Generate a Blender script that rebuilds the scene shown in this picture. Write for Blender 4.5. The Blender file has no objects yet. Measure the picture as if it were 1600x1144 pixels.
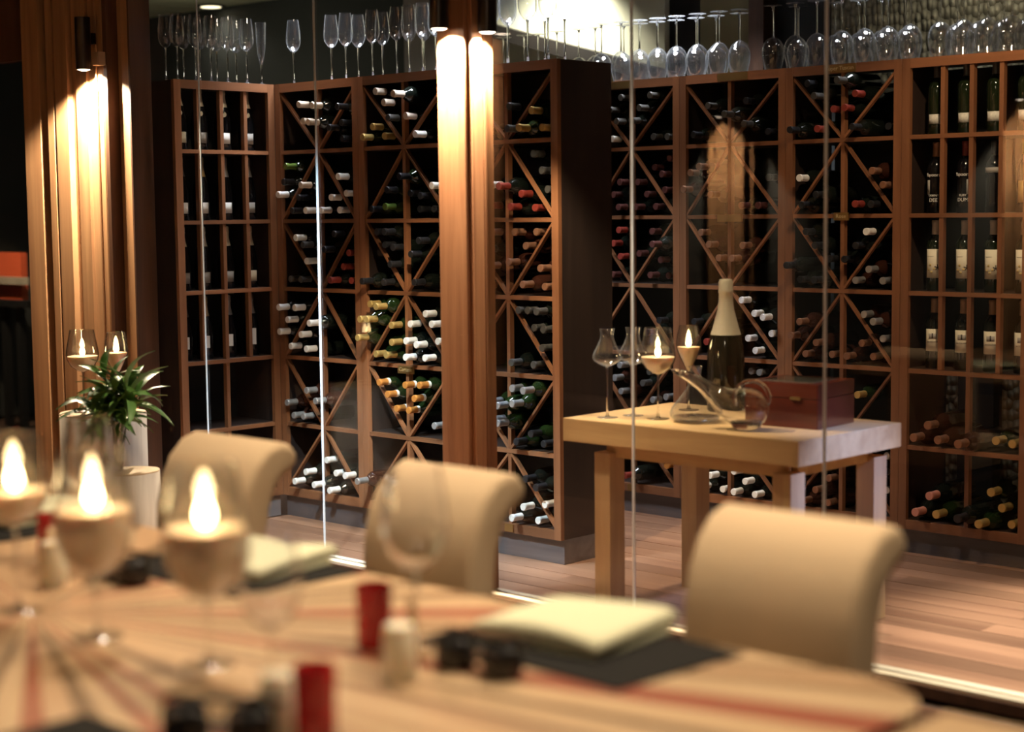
import bpy, bmesh, math, random
from mathutils import Vector, Matrix

random.seed(7)
S = bpy.context.scene
C = S.collection
PI = math.pi

# ------------------------------------------------------------------ camera
CAM_H = 1.5
PITCH, ROLL, YAW = 0.0913443, -0.0110283, 0.7617446
cp, sp = math.cos(PITCH), math.sin(PITCH)
cr, sr = math.cos(ROLL), math.sin(ROLL)
fwd = Vector((0, cp, -sp)); up0 = Vector((0, sp, cp)); rt0 = Vector((1, 0, 0))
rt = rt0 * cr + up0 * sr
up = up0 * cr - rt0 * sr
ROOM = Matrix(((math.cos(YAW), -math.sin(YAW), 0), (math.sin(YAW), math.cos(YAW), 0), (0, 0, 1)))
R3, U3, F3 = ROOM @ rt, ROOM @ up, ROOM @ fwd
cam_data = bpy.data.cameras.new('camera')
cam = bpy.data.objects.new('camera', cam_data)
C.objects.link(cam)
cam.matrix_world = Matrix(((R3.x, U3.x, -F3.x, 0), (R3.y, U3.y, -F3.y, 0), (R3.z, U3.z, -F3.z, CAM_H), (0, 0, 0, 1)))
cam_data.sensor_width = 36
cam_data.lens = 2660.4 / 1600 * 36
cam_data.clip_end = 60
cam_data.dof.use_dof = True
cam_data.dof.focus_distance = 7.6
cam_data.dof.aperture_fstop = 1.45
S.camera = cam

# ------------------------------------------------------------------ world, exposure, room lights
W = bpy.data.worlds.new('night'); S.world = W; W.use_nodes = True
W.node_tree.nodes['Background'].inputs[0].default_value = (0.55, 0.5, 0.45, 1)
W.node_tree.nodes['Background'].inputs[1].default_value = 0.004
S.view_settings.view_transform = 'Standard'
S.view_settings.look = 'None'
S.view_settings.exposure = 0.0
S.view_settings.gamma = 1.0
S.view_settings.use_curve_mapping = False
S.cycles.transparent_max_bounces = 48
S.cycles.max_bounces = 10
S.cycles.adaptive_threshold = 0.03


def light(name, kind, loc, power, color, size=0.05, target=None, angle=60, blend=0.6, parent=None):
    d = bpy.data.lights.new(name, kind)
    d.energy = power; d.color = color
    if kind == 'AREA':
        d.shape = 'DISK'; d.size = size
    else:
        d.shadow_soft_size = size
    if kind == 'SPOT':
        d.spot_size = math.radians(angle); d.spot_blend = blend
    o = bpy.data.objects.new(name, d); C.objects.link(o)
    o.location = loc
    if target is not None:
        o.rotation_euler = (Vector(target) - Vector(loc)).to_track_quat('-Z', 'Y').to_euler()
    if parent is not None:
        o.parent = parent
    return o


WARM = (1.0, 0.70, 0.42)
AMBER = (1.0, 0.62, 0.32)
COOL = (0.72, 0.80, 1.0)
NEUT = (1.0, 0.90, 0.76)
# ceiling downlights over the dining table
for dx in (-3.75, -2.5, -1.3):
    light('dining_downlight', 'SPOT', (dx, 2.80, 2.88), 215, (1.0, 0.80, 0.56), 0.10, (dx, 2.05, 0.75), 92, 0.7)
# a cool ceiling spot in front of the glass, reaching the lower racks through the panes
light('cool_spot', 'SPOT', (-4.55, 3.5, 2.88), 1150, (0.70, 0.88, 1.0), 0.05, (-6.15, 5.20, -0.15), 30, 1.0)
light('cool_spot', 'SPOT', (-5.40, 3.35, 2.88), 950, (0.70, 0.88, 1.0), 0.05, (-5.08, 5.30, -0.15), 27, 1.0)
light('camera_side_fill', 'AREA', (-0.9, 0.2, 2.9), 14, (1.0, 0.80, 0.56), 0.5, (-2.0, 1.6, 0.75))  # unseen fill light, added to brighten camera-facing sides of the table setting
# ceiling spots of the wine room
light('rack_spot', 'SPOT', (-2.9, 5.40, 2.88), 105, (1.0, 0.74, 0.48), 0.05, (-3.5, 6.4, 1.0), 75)
light('rack_spot', 'SPOT', (-4.7, 5.55, 2.88), 20, (1.0, 0.74, 0.50), 0.05, (-4.9, 6.4, 1.0), 80)
light('floor_spot', 'SPOT', (-2.2, 5.5, 2.88), 1250, (1.0, 0.92, 0.78), 0.05, (-2.2, 5.5, 0), 50, 0.7)
light('sill_spot', 'SPOT', (-3.75, 4.25, 2.9), 190, (1.0, 0.82, 0.6), 0.04, (-3.7, 4.56, 0), 30, 0.9)
light('table_spot', 'SPOT', (-3.8, 4.85, 2.88), 85, (1.0, 0.80, 0.50), 0.05, (-3.8, 5.0, 0.7), 32)
light('cool_spot', 'SPOT', (-0.9, 5.1, 2.3), 900, (0.30, 0.42, 1.0), 0.06, (-3.2, 5.08, 0.52), 17, 0.9)
light('cool_spot', 'SPOT', (-5.00, 4.95, 2.9), 240, (0.55, 0.70, 1.0), 0.04, (-5.00, 4.99, 0), 26, 0.9)
light('glass_spot', 'SPOT', (-6.4, 5.38, 2.92), 420, (0.86, 0.9, 1.0), 0.26, (-6.4, 5.42, 2.1), 84)
light('glass_spot', 'SPOT', (-5.3, 5.38, 2.92), 420, (0.86, 0.9, 1.0), 0.26, (-5.3, 5.42, 2.1), 84)
light('glass_spot', 'SPOT', (-5.2, 6.5, 2.92), 300, (0.86, 0.9, 1.0), 0.24, (-5.2, 6.6, 2.1), 84)
light('glass_spot', 'SPOT', (-3.9, 6.5, 2.92), 80, (0.9, 0.92, 1.0), 0.2, (-3.9, 6.6, 2.1), 84)
light('corner_spot', 'SPOT', (-5.4, 4.9, 2.88), 24, (1.0, 0.78, 0.56), 0.04, (-6.6, 5.1, 1.9), 46)
light('wall_washer', 'SPOT', (-6.35, 6.95, 2.8), 75, (1.0, 0.97, 0.84), 0.05, (-6.45, 7.2, 2.25), 130)
light('wall_washer', 'SPOT', (-3.7, 6.85, 2.9), 12, (1.0, 0.92, 0.74), 0.05, (-3.9, 7.2, 1.6), 110)
light('far_ceiling_lamp', 'POINT', (-9.2, 6.4, 2.2), 10, (1.0, 0.95, 0.72), 0.1)

# ------------------------------------------------------------------ materials
MATS = {}


def nodes(name):
    m = bpy.data.materials.new(name); m.use_nodes = True
    nt = m.node_tree
    return m, nt, nt.nodes['Principled BSDF'], nt.nodes['Material Output']


def plain(name, col, rough=0.5, metal=0.0, spec=0.5, noise=0.0, nscale=40, bump=0.0, sub=0.0, coat=0.0):
    m, nt, b, out = nodes(name)
    b.inputs['Base Color'].default_value = (*col, 1)
    b.inputs['Roughness'].default_value = rough
    b.inputs['Metallic'].default_value = metal
    b.inputs['Specular IOR Level'].default_value = spec
    b.inputs['Coat Weight'].default_value = coat
    if sub:
        b.inputs['Subsurface Weight'].default_value = sub
        b.inputs['Subsurface Radius'].default_value = (1.0, 0.6, 0.35)
        b.inputs['Subsurface Scale'].default_value = 0.03
    if noise or bump:
        tc = nt.nodes.new('ShaderNodeTexCoord')
        n = nt.nodes.new('ShaderNodeTexNoise'); n.inputs['Scale'].default_value = nscale; n.inputs['Detail'].default_value = 4
        nt.links.new(tc.outputs['Object'], n.inputs['Vector'])
        if noise:
            mx = nt.nodes.new('ShaderNodeMix'); mx.data_type = 'RGBA'
            mx.inputs['A'].default_value = (*[c * (1 - noise) for c in col], 1)
            mx.inputs['B'].default_value = (*[min(1, c * (1 + noise)) for c in col], 1)
            nt.links.new(n.outputs['Fac'], mx.inputs['Factor'])
            nt.links.new(mx.outputs['Result'], b.inputs['Base Color'])
        if bump:
            bp = nt.nodes.new('ShaderNodeBump'); bp.inputs['Strength'].default_value = bump; bp.inputs['Distance'].default_value = 0.01
            nt.links.new(n.outputs['Fac'], bp.inputs['Height'])
            nt.links.new(bp.outputs['Normal'], b.inputs['Normal'])
    MATS[name] = m
    return m


def wood(name, c1, c2, axis='x', rough=0.45, scale=18, stretch=0.06, coat=0.0, vary=0.25):
    """grained wood: noise stretched along one axis, shifted and tinted per object"""
    m, nt, b, out = nodes(name)
    L = nt.links.new
    tc = nt.nodes.new('ShaderNodeTexCoord')
    oi = nt.nodes.new('ShaderNodeObjectInfo')
    add = nt.nodes.new('ShaderNodeVectorMath'); add.operation = 'ADD'
    mul = nt.nodes.new('ShaderNodeMath'); mul.operation = 'MULTIPLY'; mul.inputs[1].default_value = 37.0
    L(oi.outputs['Random'], mul.inputs[0])
    L(tc.outputs['Object'], add.inputs[0]); L(mul.outputs[0], add.inputs[1])
    mp = nt.nodes.new('ShaderNodeMapping')
    sc = {'x': (stretch, 1, 1), 'y': (1, stretch, 1), 'z': (1, 1, stretch)}[axis]
    mp.inputs['Scale'].default_value = sc
    L(add.outputs[0], mp.inputs['Vector'])
    n = nt.nodes.new('ShaderNodeTexNoise'); n.inputs['Scale'].default_value = scale; n.inputs['Detail'].default_value = 7; n.inputs['Roughness'].default_value = 0.62
    n.inputs['Distortion'].default_value = 0.4
    L(mp.outputs[0], n.inputs['Vector'])
    ramp = nt.nodes.new('ShaderNodeValToRGB')
    ramp.color_ramp.elements[0].position = 0.32; ramp.color_ramp.elements[0].color = (*c1, 1)
    ramp.color_ramp.elements[1].position = 0.70; ramp.color_ramp.elements[1].color = (*c2, 1)
    L(n.outputs['Fac'], ramp.inputs[0])
    hs = nt.nodes.new('ShaderNodeHueSaturation')
    mr = nt.nodes.new('ShaderNodeMapRange'); mr.inputs['To Min'].default_value = 1 - vary; mr.inputs['To Max'].default_value = 1 + vary
    L(oi.outputs['Random'], mr.inputs['Value']); L(mr.outputs[0], hs.inputs['Value'])
    L(ramp.outputs[0], hs.inputs['Color']); L(hs.outputs[0], b.inputs['Base Color'])
    b.inputs['Roughness'].default_value = rough
    b.inputs['Coat Weight'].default_value = coat; b.inputs['Coat Roughness'].default_value = 0.15
    bp = nt.nodes.new('ShaderNodeBump'); bp.inputs['Strength'].default_value = 0.12; bp.inputs['Distance'].default_value = 0.004
    L(n.outputs['Fac'], bp.inputs['Height']); L(bp.outputs['Normal'], b.inputs['Normal'])
    MATS[name] = m
    return m


def thin_glass(name, tint=(1, 1, 1), ior=1.5, boost=0.0, rough=0.0, haze=0.0):
    """clear sheet glass: see-through with Fresnel mirror reflections"""
    m, nt, b, out = nodes(name)
    nt.nodes.remove(b)
    tr = nt.nodes.new('ShaderNodeBsdfTransparent'); tr.inputs[0].default_value = (*tint, 1)
    gl = nt.nodes.new('ShaderNodeBsdfGlossy'); gl.inputs['Roughness'].default_value = rough
    lw = nt.nodes.new('ShaderNodeLayerWeight'); lw.inputs['Blend'].default_value = 0.5
    f0 = ((ior - 1) / (ior + 1)) ** 2 + boost
    pw = nt.nodes.new('ShaderNodeMath'); pw.operation = 'POWER'; pw.inputs[1].default_value = 5.0
    ma = nt.nodes.new('ShaderNodeMath'); ma.operation = 'MULTIPLY_ADD'; ma.inputs[1].default_value = 1 - f0; ma.inputs[2].default_value = f0
    nt.links.new(lw.outputs['Facing'], pw.inputs[0]); nt.links.new(pw.outputs[0], ma.inputs[0])
    mx = nt.nodes.new('ShaderNodeMixShader')
    fac = ma.outputs[0]
    nt.links.new(fac, mx.inputs[0]); nt.links.new(tr.outputs[0], mx.inputs[1]); nt.links.new(gl.outputs[0], mx.inputs[2])
    last = mx.outputs[0]
    if haze:   # painted brightness: whitish veil mixed into the glass, stronger where seen edge-on
        df = nt.nodes.new('ShaderNodeBsdfDiffuse'); df.inputs[0].default_value = (0.9, 0.92, 0.95, 1)
        tl = nt.nodes.new('ShaderNodeBsdfTranslucent'); tl.inputs[0].default_value = (0.9, 0.92, 0.95, 1)
        ad = nt.nodes.new('ShaderNodeMixShader'); ad.inputs[0].default_value = 0.5
        nt.links.new(df.outputs[0], ad.inputs[1]); nt.links.new(tl.outputs[0], ad.inputs[2])
        p3 = nt.nodes.new('ShaderNodeMath'); p3.operation = 'POWER'; p3.inputs[1].default_value = 4.0
        m3 = nt.nodes.new('ShaderNodeMath'); m3.operation = 'MULTIPLY_ADD'; m3.inputs[1].default_value = haze * 32; m3.inputs[2].default_value = haze
        nt.links.new(lw.outputs['Facing'], p3.inputs[0]); nt.links.new(p3.outputs[0], m3.inputs[0])
        m4 = nt.nodes.new('ShaderNodeMixShader')
        nt.links.new(m3.outputs[0], m4.inputs[0]); nt.links.new(last, m4.inputs[1]); nt.links.new(ad.outputs[0], m4.inputs[2])
        last = m4.outputs[0]
    nt.links.new(last, out.inputs['Surface'])
    MATS[name] = m
    return m


def solid_glass(name, col=(1, 1, 1), ior=1.5, rough=0.0):
    m, nt, b, out = nodes(name)
    b.inputs['Base Color'].default_value = (*col, 1)
    b.inputs['Roughness'].default_value = rough
    b.inputs['IOR'].default_value = ior
    b.inputs['Transmission Weight'].default_value = 1.0
    MATS[name] = m
    return m


def emit(name, col, strength):
    m, nt, b, out = nodes(name)
    b.inputs['Base Color'].default_value = (0.02, 0.02, 0.02, 1)
    b.inputs['Emission Color'].default_value = (*col, 1)
    b.inputs['Emission Strength'].default_value = strength
    MATS[name] = m
    return m


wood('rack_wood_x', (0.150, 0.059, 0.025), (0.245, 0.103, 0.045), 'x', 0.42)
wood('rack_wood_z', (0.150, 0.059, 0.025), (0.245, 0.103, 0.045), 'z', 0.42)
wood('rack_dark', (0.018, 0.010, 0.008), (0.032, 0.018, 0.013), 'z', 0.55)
plain('rack_black', (0.006, 0.006, 0.006), 0.7)
wood('plinth_dark', (0.060, 0.055, 0.058), (0.105, 0.098, 0.104), 'x', 0.28)
wood('post_wood', (0.26, 0.11, 0.05), (0.44, 0.215, 0.105), 'z', 0.5, 26, 0.05)
wood('pier_wood', (0.30, 0.15, 0.07), (0.46, 0.26, 0.125), 'z', 0.5, 22, 0.04, vary=0.18)
wood('dark_frame', (0.06, 0.026, 0.014), (0.11, 0.05, 0.026), 'z', 0.5)
wood('oak_table', (0.44, 0.27, 0.12), (0.60, 0.40, 0.19), 'x', 0.4, 14, 0.08, vary=0.05)
wood('oak_leg', (0.42, 0.25, 0.12), (0.56, 0.37, 0.18), 'z', 0.45, 14, 0.08, vary=0.05)
wood('floor_plank', (0.185, 0.092, 0.056), (0.32, 0.175, 0.105), 'x', 0.30, 9, 0.05, vary=0.32)
plain('subfloor', (0.05, 0.025, 0.015), 0.7)
wood('top_tan', (0.334, 0.200, 0.105), (0.401, 0.259, 0.150), 'x', 0.38, 9, 0.25, vary=0.10)
wood('top_honey', (0.400, 0.262, 0.142), (0.464, 0.320, 0.189), 'x', 0.38, 9, 0.25, vary=0.08)
wood('top_brown', (0.129, 0.076, 0.036), (0.195, 0.119, 0.059), 'x', 0.38, 9, 0.25, vary=0.12)
wood('top_red', (0.210, 0.050, 0.024), (0.290, 0.080, 0.040), 'x', 0.38, 9, 0.25, vary=0.12)
wood('lacquer_red', (0.075, 0.012, 0.006), (0.125, 0.022, 0.010), 'x', 0.22, 12, 0.08, coat=0.6, vary=0.03)
wood('log_bark', (0.42, 0.36, 0.29), (0.60, 0.53, 0.45), 'z', 0.6, 20, 0.05, vary=0.08)
wood('log_top', (0.42, 0.29, 0.15), (0.56, 0.41, 0.24), 'x', 0.6, 20, 0.5, vary=0.05)
wood('ceiling_board', (0.30, 0.29, 0.19), (0.42, 0.40, 0.27), 'y', 0.6, 8, 0.05, vary=0.12)
plain('chair_fabric', (0.475, 0.345, 0.212), 0.9, noise=0.10, nscale=220, bump=0.15)
plain('plaster_cream', (0.74, 0.71, 0.52), 0.85, noise=0.06, nscale=6)
plain('plaster_olive', (0.24, 0.20, 0.10), 0.85, noise=0.08, nscale=6)
plain('near_black', (0.010, 0.010, 0.011), 0.5)
plain('charcoal_wall', (0.030, 0.032, 0.030), 0.75, noise=0.25, nscale=3)
plain('grey_panel', (0.34, 0.30, 0.28), 0.6)
plain('beam_dark', (0.020, 0.015, 0.012), 0.6)
plain('brass_plate', (0.36, 0.23, 0.085), 0.38, metal=0.85)
plain('brass_text', (0.80, 0.66, 0.36), 0.3, metal=0.7)
plain('brass', (0.80, 0.58, 0.24), 0.25, metal=1.0)
plain('sill_metal', (0.85, 0.74, 0.55), 0.35, metal=0.1)
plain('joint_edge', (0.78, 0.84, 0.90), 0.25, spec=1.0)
plain('lamp_metal', (0.045, 0.035, 0.03), 0.35, metal=0.8)
plain('tan_box', (0.30, 0.20, 0.12), 0.6)
plain('mat_charcoal', (0.011, 0.010, 0.009), 0.9, spec=0.15, noise=0.3, nscale=300, bump=0.3)
plain('napkin', (0.56, 0.545, 0.37), 0.85, noise=0.04, nscale=60, bump=0.1)
plain('wax', (0.66, 0.50, 0.34), 0.5, sub=0.35)
plain('sand', (0.80, 0.72, 0.58), 0.9, noise=0.12, nscale=500, bump=0.3)
plain('wick', (0.02, 0.015, 0.01), 0.9)
plain('shaker_white', (0.74, 0.68, 0.53), 0.35, sub=0.6)
plain('pot_red', (0.42, 0.012, 0.016), 0.22, coat=0.4)
plain('pot_black', (0.012, 0.010, 0.009), 0.25)
plain('loop_wood', (0.50, 0.31, 0.16), 0.5)
plain('leaf_green', (0.085, 0.19, 0.040), 0.38, noise=0.35, nscale=30)
plain('leaf_stem', (0.07, 0.14, 0.035), 0.5)
plain('bottle_dark', (0.006, 0.008, 0.006), 0.07, spec=0.6)
plain('bottle_green', (0.009, 0.019, 0.005), 0.06, spec=0.7)
plain('bottle_olive', (0.008, 0.013, 0.005), 0.06, spec=0.7)
plain('bottle_brown', (0.030, 0.010, 0.006), 0.07, spec=0.6)
plain('bottle_black', (0.004, 0.004, 0.005), 0.14, spec=0.5)
plain('cap_white', (0.72, 0.70, 0.66), 0.5)
plain('cap_pale', (0.48, 0.40, 0.32), 0.5)
plain('cap_grey', (0.06, 0.057, 0.053), 0.3)
plain('cap_black', (0.016, 0.016, 0.018), 0.3)
plain('cap_green', (0.09, 0.14, 0.03), 0.2)
plain('cap_gold', (0.62, 0.42, 0.14), 0.38, metal=0.6)
plain('cap_orange', (0.66, 0.27, 0.06), 0.38, metal=0.4)
plain('cap_red', (0.20, 0.030, 0.020), 0.40)
plain('cap_brown', (0.075, 0.026, 0.022), 0.35)
plain('cap_bronze', (0.34, 0.165, 0.095), 0.34, metal=0.55)
plain('cap_silver', (0.50, 0.50, 0.50), 0.30, metal=0.7)
plain('cap_pink', (0.55, 0.22, 0.16), 0.4)
plain('cap_print', (0.70, 0.69, 0.66), 0.5, noise=0.75, nscale=70)
plain('cork_brown', (0.26, 0.15, 0.075), 0.5)
plain('foil_champagne', (0.66, 0.60, 0.46), 0.42, metal=0.35, noise=0.08, nscale=60, bump=0.2)
plain('paper_cream', (0.80, 0.75, 0.58), 0.7)
plain('paper_white', (0.78, 0.77, 0.72), 0.7)
plain('paper_grey', (0.28, 0.26, 0.23), 0.6)
plain('paper_speckle', (0.55, 0.53, 0.46), 0.7, noise=0.55, nscale=90)
plain('ink_dark', (0.06, 0.05, 0.045), 0.7)
plain('ink_gold', (0.52, 0.40, 0.16), 0.6)
plain('ink_white', (0.72, 0.70, 0.66), 0.6)
plain('ink_grey', (0.40, 0.38, 0.34), 0.6)
plain('rubber', (0.02, 0.02, 0.02), 0.6)
plain('orange_paint', (0.60, 0.10, 0.035), 0.7)
plain('stone_grey', (0.32, 0.28, 0.22), 0.8, noise=0.3, nscale=8)
thin_glass('pane_glass', (0.985, 0.992, 0.985), 1.45)
thin_glass('stemware_glass', (0.96, 0.965, 0.97), 1.5, 0.09, 0.07)
thin_glass('brightened_glass', (0.97, 0.975, 0.98), 1.5, 0.06, 0.03, 0.004)
thin_glass('smoky_glass', (0.72, 0.72, 0.70), 1.5)
solid_glass('crystal', (0.97, 0.98, 1.0), 1.5)
thin_glass('decanter_glass', (0.93, 0.94, 0.92), 1.55, 0.08, 0.03)
emit('lens_glow', (1.0, 0.80, 0.60), 18)
emit('lens_soft', (1.0, 0.86, 0.55), 3)
emit('flame_glow', (1.0, 0.70, 0.32), 40)


def weave_mat():
    m, nt, b, out = nodes('woven_stone')
    L = nt.links.new
    tc = nt.nodes.new('ShaderNodeTexCoord')
    mp = nt.nodes.new('ShaderNodeMapping'); mp.inputs['Scale'].default_value = (1.0, 1.0, 0.62)
    L(tc.outputs['Object'], mp.inputs['Vector'])
    v = nt.nodes.new('ShaderNodeTexVoronoi'); v.inputs['Scale'].default_value = 34; v.inputs['Randomness'].default_value = 0.55
    L(mp.outputs[0], v.inputs['Vector'])
    r = nt.nodes.new('ShaderNodeValToRGB')
    r.color_ramp.elements[0].color = (0.42, 0.385, 0.27, 1); r.color_ramp.elements[0].position = 0.10
    r.color_ramp.elements[1].color = (0.17, 0.15, 0.10, 1); r.color_ramp.elements[1].position = 0.62
    L(v.outputs['Distance'], r.inputs[0]); L(r.outputs[0], b.inputs['Base Color'])
    b.inputs['Roughness'].default_value = 0.75
    bp = nt.nodes.new('ShaderNodeBump'); bp.invert = True; bp.inputs['Strength'].default_value = 1.0; bp.inputs['Distance'].default_value = 0.02
    L(v.outputs['Distance'], bp.inputs['Height']); L(bp.outputs['Normal'], b.inputs['Normal'])
    MATS['woven_stone'] = m


weave_mat()

# ------------------------------------------------------------------ object helpers
CACHE = {}
ORD = ['first', 'second', 'third', 'fourth', 'fifth', 'sixth', 'seventh', 'eighth', 'ninth', 'tenth', 'eleventh', 'twelfth',
       'thirteenth', 'fourteenth', 'fifteenth', 'sixteenth', 'seventeenth', 'eighteenth', 'nineteenth', 'twentieth']
ROWW = {1: 'top row', 2: 'second row', 3: 'third row', 4: 'fourth row', 5: 'fifth row', 6: 'bottom row'}


def link(name, me, mat, parent=None, loc=(0, 0, 0), rot=(0, 0, 0), scale=None):
    o = bpy.data.objects.new(name, me); C.objects.link(o)
    if not me.materials:
        me.materials.append(None)
    s = o.material_slots[0]; s.link = 'OBJECT'; s.material = MATS[mat]
    o.location = loc; o.rotation_euler = rot
    if scale is not None:
        o.scale = scale if not isinstance(scale, (int, float)) else (scale,) * 3
    if parent is not None:
        o.parent = parent
    return o


def tag(o, label=None, cat=None, group=None, kind=None):
    if label: o['label'] = label
    if cat: o['category'] = cat
    if group: o['group'] = group
    if kind: o['kind'] = kind
    return o


def thing(name, label, cat, loc=(0, 0, 0), rotz=0.0, group=None):
    o = bpy.data.objects.new(name, None); C.objects.link(o)
    o.empty_display_size = 0.05
    o.location = loc; o.rotation_euler = (0, 0, rotz)
    return tag(o, label, cat, group)


def mesh(name, verts, faces, smooth=False):
    me = bpy.data.meshes.new(name)
    me.from_pydata(verts, [], faces)
    me.update()
    if smooth:
        for p in me.polygons: p.use_smooth = True
    return me


def box_me(dx, dy, dz, bev=0.0):
    """box centred in x and y, standing on z = 0"""
    k = ('box', round(dx, 4), round(dy, 4), round(dz, 4), bev)
    if k in CACHE: return CACHE[k]
    bm = bmesh.new()
    bmesh.ops.create_cube(bm, size=1)
    bmesh.ops.scale(bm, vec=(dx, dy, dz), verts=bm.verts)
    bmesh.ops.translate(bm, vec=(0, 0, dz / 2), verts=bm.verts)
    if bev:
        bmesh.ops.bevel(bm, geom=bm.edges[:], offset=bev, segments=2, affect='EDGES', profile=0.7)
    me = bpy.data.meshes.new('box'); bm.to_mesh(me); bm.free()
    CACHE[k] = me
    return me


def box(name, x0, x1, y0, y1, z0, z1, mat, parent=None, bev=0.0):
    return link(name, box_me(x1 - x0, y1 - y0, z1 - z0, bev), mat, parent, ((x0 + x1) / 2, (y0 + y1) / 2, z0))


def bar_me(length, wid, thick):
    """bar along local x from 0 to length, wid in y (depth), thick in z"""
    k = ('bar', round(length, 4), round(wid, 4), round(thick, 4))
    if k not in CACHE:
        l, w, t = length, wid / 2, thick / 2
        vs = [(0, -w, -t), (l, -w, -t), (l, w, -t), (0, w, -t), (0, -w, t), (l, -w, t), (l, w, t), (0, w, t)]
        fs = [(0, 3, 2, 1), (4, 5, 6, 7), (0, 1, 5, 4), (1, 2, 6, 5), (2, 3, 7, 6), (3, 0, 4, 7)]
        CACHE[k] = mesh('bar', vs, fs)
    return CACHE[k]


def bar(name, p, q, wid, thick, mat, parent=None):
    """bar in an x-z plane from p to q"""
    d = Vector(q) - Vector(p)
    ang = math.atan2(d.z, d.x)
    return link(name, bar_me(d.length, wid, thick), mat, parent, p, (0, -ang, 0))


def lathe(key, prof, n=24, smooth=True, cap=False):
    """surface of revolution; prof = [(r, z), ...]"""
    if key in CACHE: return CACHE[key]
    vs, fs, rings = [], [], []
    for r, z in prof:
        if r < 1e-6:
            rings.append([len(vs)]); vs.append((0, 0, z))
        else:
            rings.append(list(range(len(vs), len(vs) + n)))
            vs += [(r * math.cos(2 * PI * i / n), r * math.sin(2 * PI * i / n), z) for i in range(n)]
    for a, b in zip(rings, rings[1:]):
        for i in range(n):
            j = (i + 1) % n
            if len(a) == 1 and len(b) == 1: continue
            if len(a) == 1: fs.append((a[0], b[j], b[i]))
            elif len(b) == 1: fs.append((a[i], a[j], b[0]))
            else: fs.append((a[i], a[j], b[j], b[i]))
    me = mesh(key, vs, fs, smooth)
    bm = bmesh.new(); bm.from_mesh(me); bmesh.ops.recalc_face_normals(bm, faces=bm.faces); bm.to_mesh(me); bm.free()
    if smooth:
        me.set_sharp_from_angle(angle=math.radians(50))
    CACHE[key] = me
    return me


def prism_me(key, pts, z0, z1, smooth=False):
    if key in CACHE: return CACHE[key]
    n = len(pts)
    vs = [(x, y, z0) for x, y in pts] + [(x, y, z1) for x, y in pts]
    fs = [tuple(range(n - 1, -1, -1)), tuple(range(n, 2 * n))] + [(i, (i + 1) % n, n + (i + 1) % n, n + i) for i in range(n)]
    me = mesh(key, vs, fs, smooth); CACHE[key] = me
    return me


def tube_me(key, pts, rad, n=10, closed=False):
    """tube along points, rad a number or a list"""
    if key in CACHE: return CACHE[key]
    P = [Vector(p) for p in pts]; m = len(P)
    vs, fs = [], []
    nrm = None
    for i, p in enumerate(P):
        a = P[(i - 1) % m] if (closed or i > 0) else p
        b = P[(i + 1) % m] if (closed or i < m - 1) else p
        t = (b - a).normalized()
        if nrm is None:
            nrm = t.orthogonal().normalized()
        nrm = (nrm - t * nrm.dot(t)).normalized()
        bi = t.cross(nrm)
        r = rad[i] if isinstance(rad, (list, tuple)) else rad
        vs += [tuple(p + (nrm * math.cos(2 * PI * k / n) + bi * math.sin(2 * PI * k / n)) * r) for k in range(n)]
    for i in range(m if closed else m - 1):
        for k in range(n):
            a, b = i * n, ((i + 1) % m) * n
            fs.append((a + k, a + (k + 1) % n, b + (k + 1) % n, b + k))
    if not closed:
        fs.append(tuple(range(n - 1, -1, -1))); fs.append(tuple(range((m - 1) * n, m * n)))
    me = mesh(key, vs, fs, True); CACHE[key] = me
    return me


def text_me(s, size, key=None, wrap=None, extrude=0.0006, rows=None):
    """lettering as a mesh in the x-z plane facing -y; wrap = radius of the bottle it is printed on"""
    k = ('txt', s, size, wrap)
    if k in CACHE: return CACHE[k]
    cu = bpy.data.curves.new('lettering', 'FONT'); cu.body = s; cu.size = size; cu.align_x = 'CENTER'; cu.extrude = extrude
    cu.resolution_u = 2
    ob = bpy.data.objects.new('lettering_tmp', cu); C.objects.link(ob)
    dg = bpy.context.evaluated_depsgraph_get()
    me = bpy.data.meshes.new_from_object(ob.evaluated_get(dg))
    bpy.data.objects.remove(ob); bpy.data.curves.remove(cu)
    for v in me.vertices:
        x, y, z = v.co
        if wrap:
            a = x / wrap; rr = wrap + z
            v.co = (rr * math.sin(a), -rr * math.cos(a), y)
        else:
            v.co = (x, -z, y)
    me.materials.clear(); me.materials.append(None)
    CACHE[k] = me
    return me


def label_me(r, z0, z1, half, bow=0.0):
    """paper label: a curved patch of half-angle `half` on a bottle of radius r, with thickness"""
    k = ('label', round(r, 4), round(z0, 4), round(z1, 4), round(half, 3))
    if k in CACHE: return CACHE[k]
    n = 10; vs = []; fs = []
    for rr in (r + 0.0006, r + 0.0001):
        for z in (z0, z1):
            for i in range(n + 1):
                a = -half + 2 * half * i / n
                vs.append((rr * math.sin(a), -rr * math.cos(a), z))
    m = n + 1
    for i in range(n):
        fs.append((i, i + 1, m + i + 1, m + i))
        fs.append((2 * m + i + 1, 2 * m + i, 3 * m + i, 3 * m + i + 1))
        fs.append((m + i, m + i + 1, 3 * m + i + 1, 3 * m + i))
        fs.append((i + 1, i, 2 * m + i, 2 * m + i + 1))
    fs.append((0, m, 3 * m, 2 * m)); fs.append((n, 2 * m + n, 3 * m + n, m + n))
    me = mesh('label', vs, fs, True); CACHE[k] = me
    return me

# ------------------------------------------------------------------ the setting
def structure(o, label):
    return tag(o, label, None, None, 'structure')


YG = 4.60          # glass line
Y2, Y3 = 5.27, 6.44  # front faces of the two rows of racks

floor = structure(box('floor', -12.5, 2.0, -3.0, 9.0, -0.06, -0.016, 'subfloor'), 'reddish brown hardwood plank floor')


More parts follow.
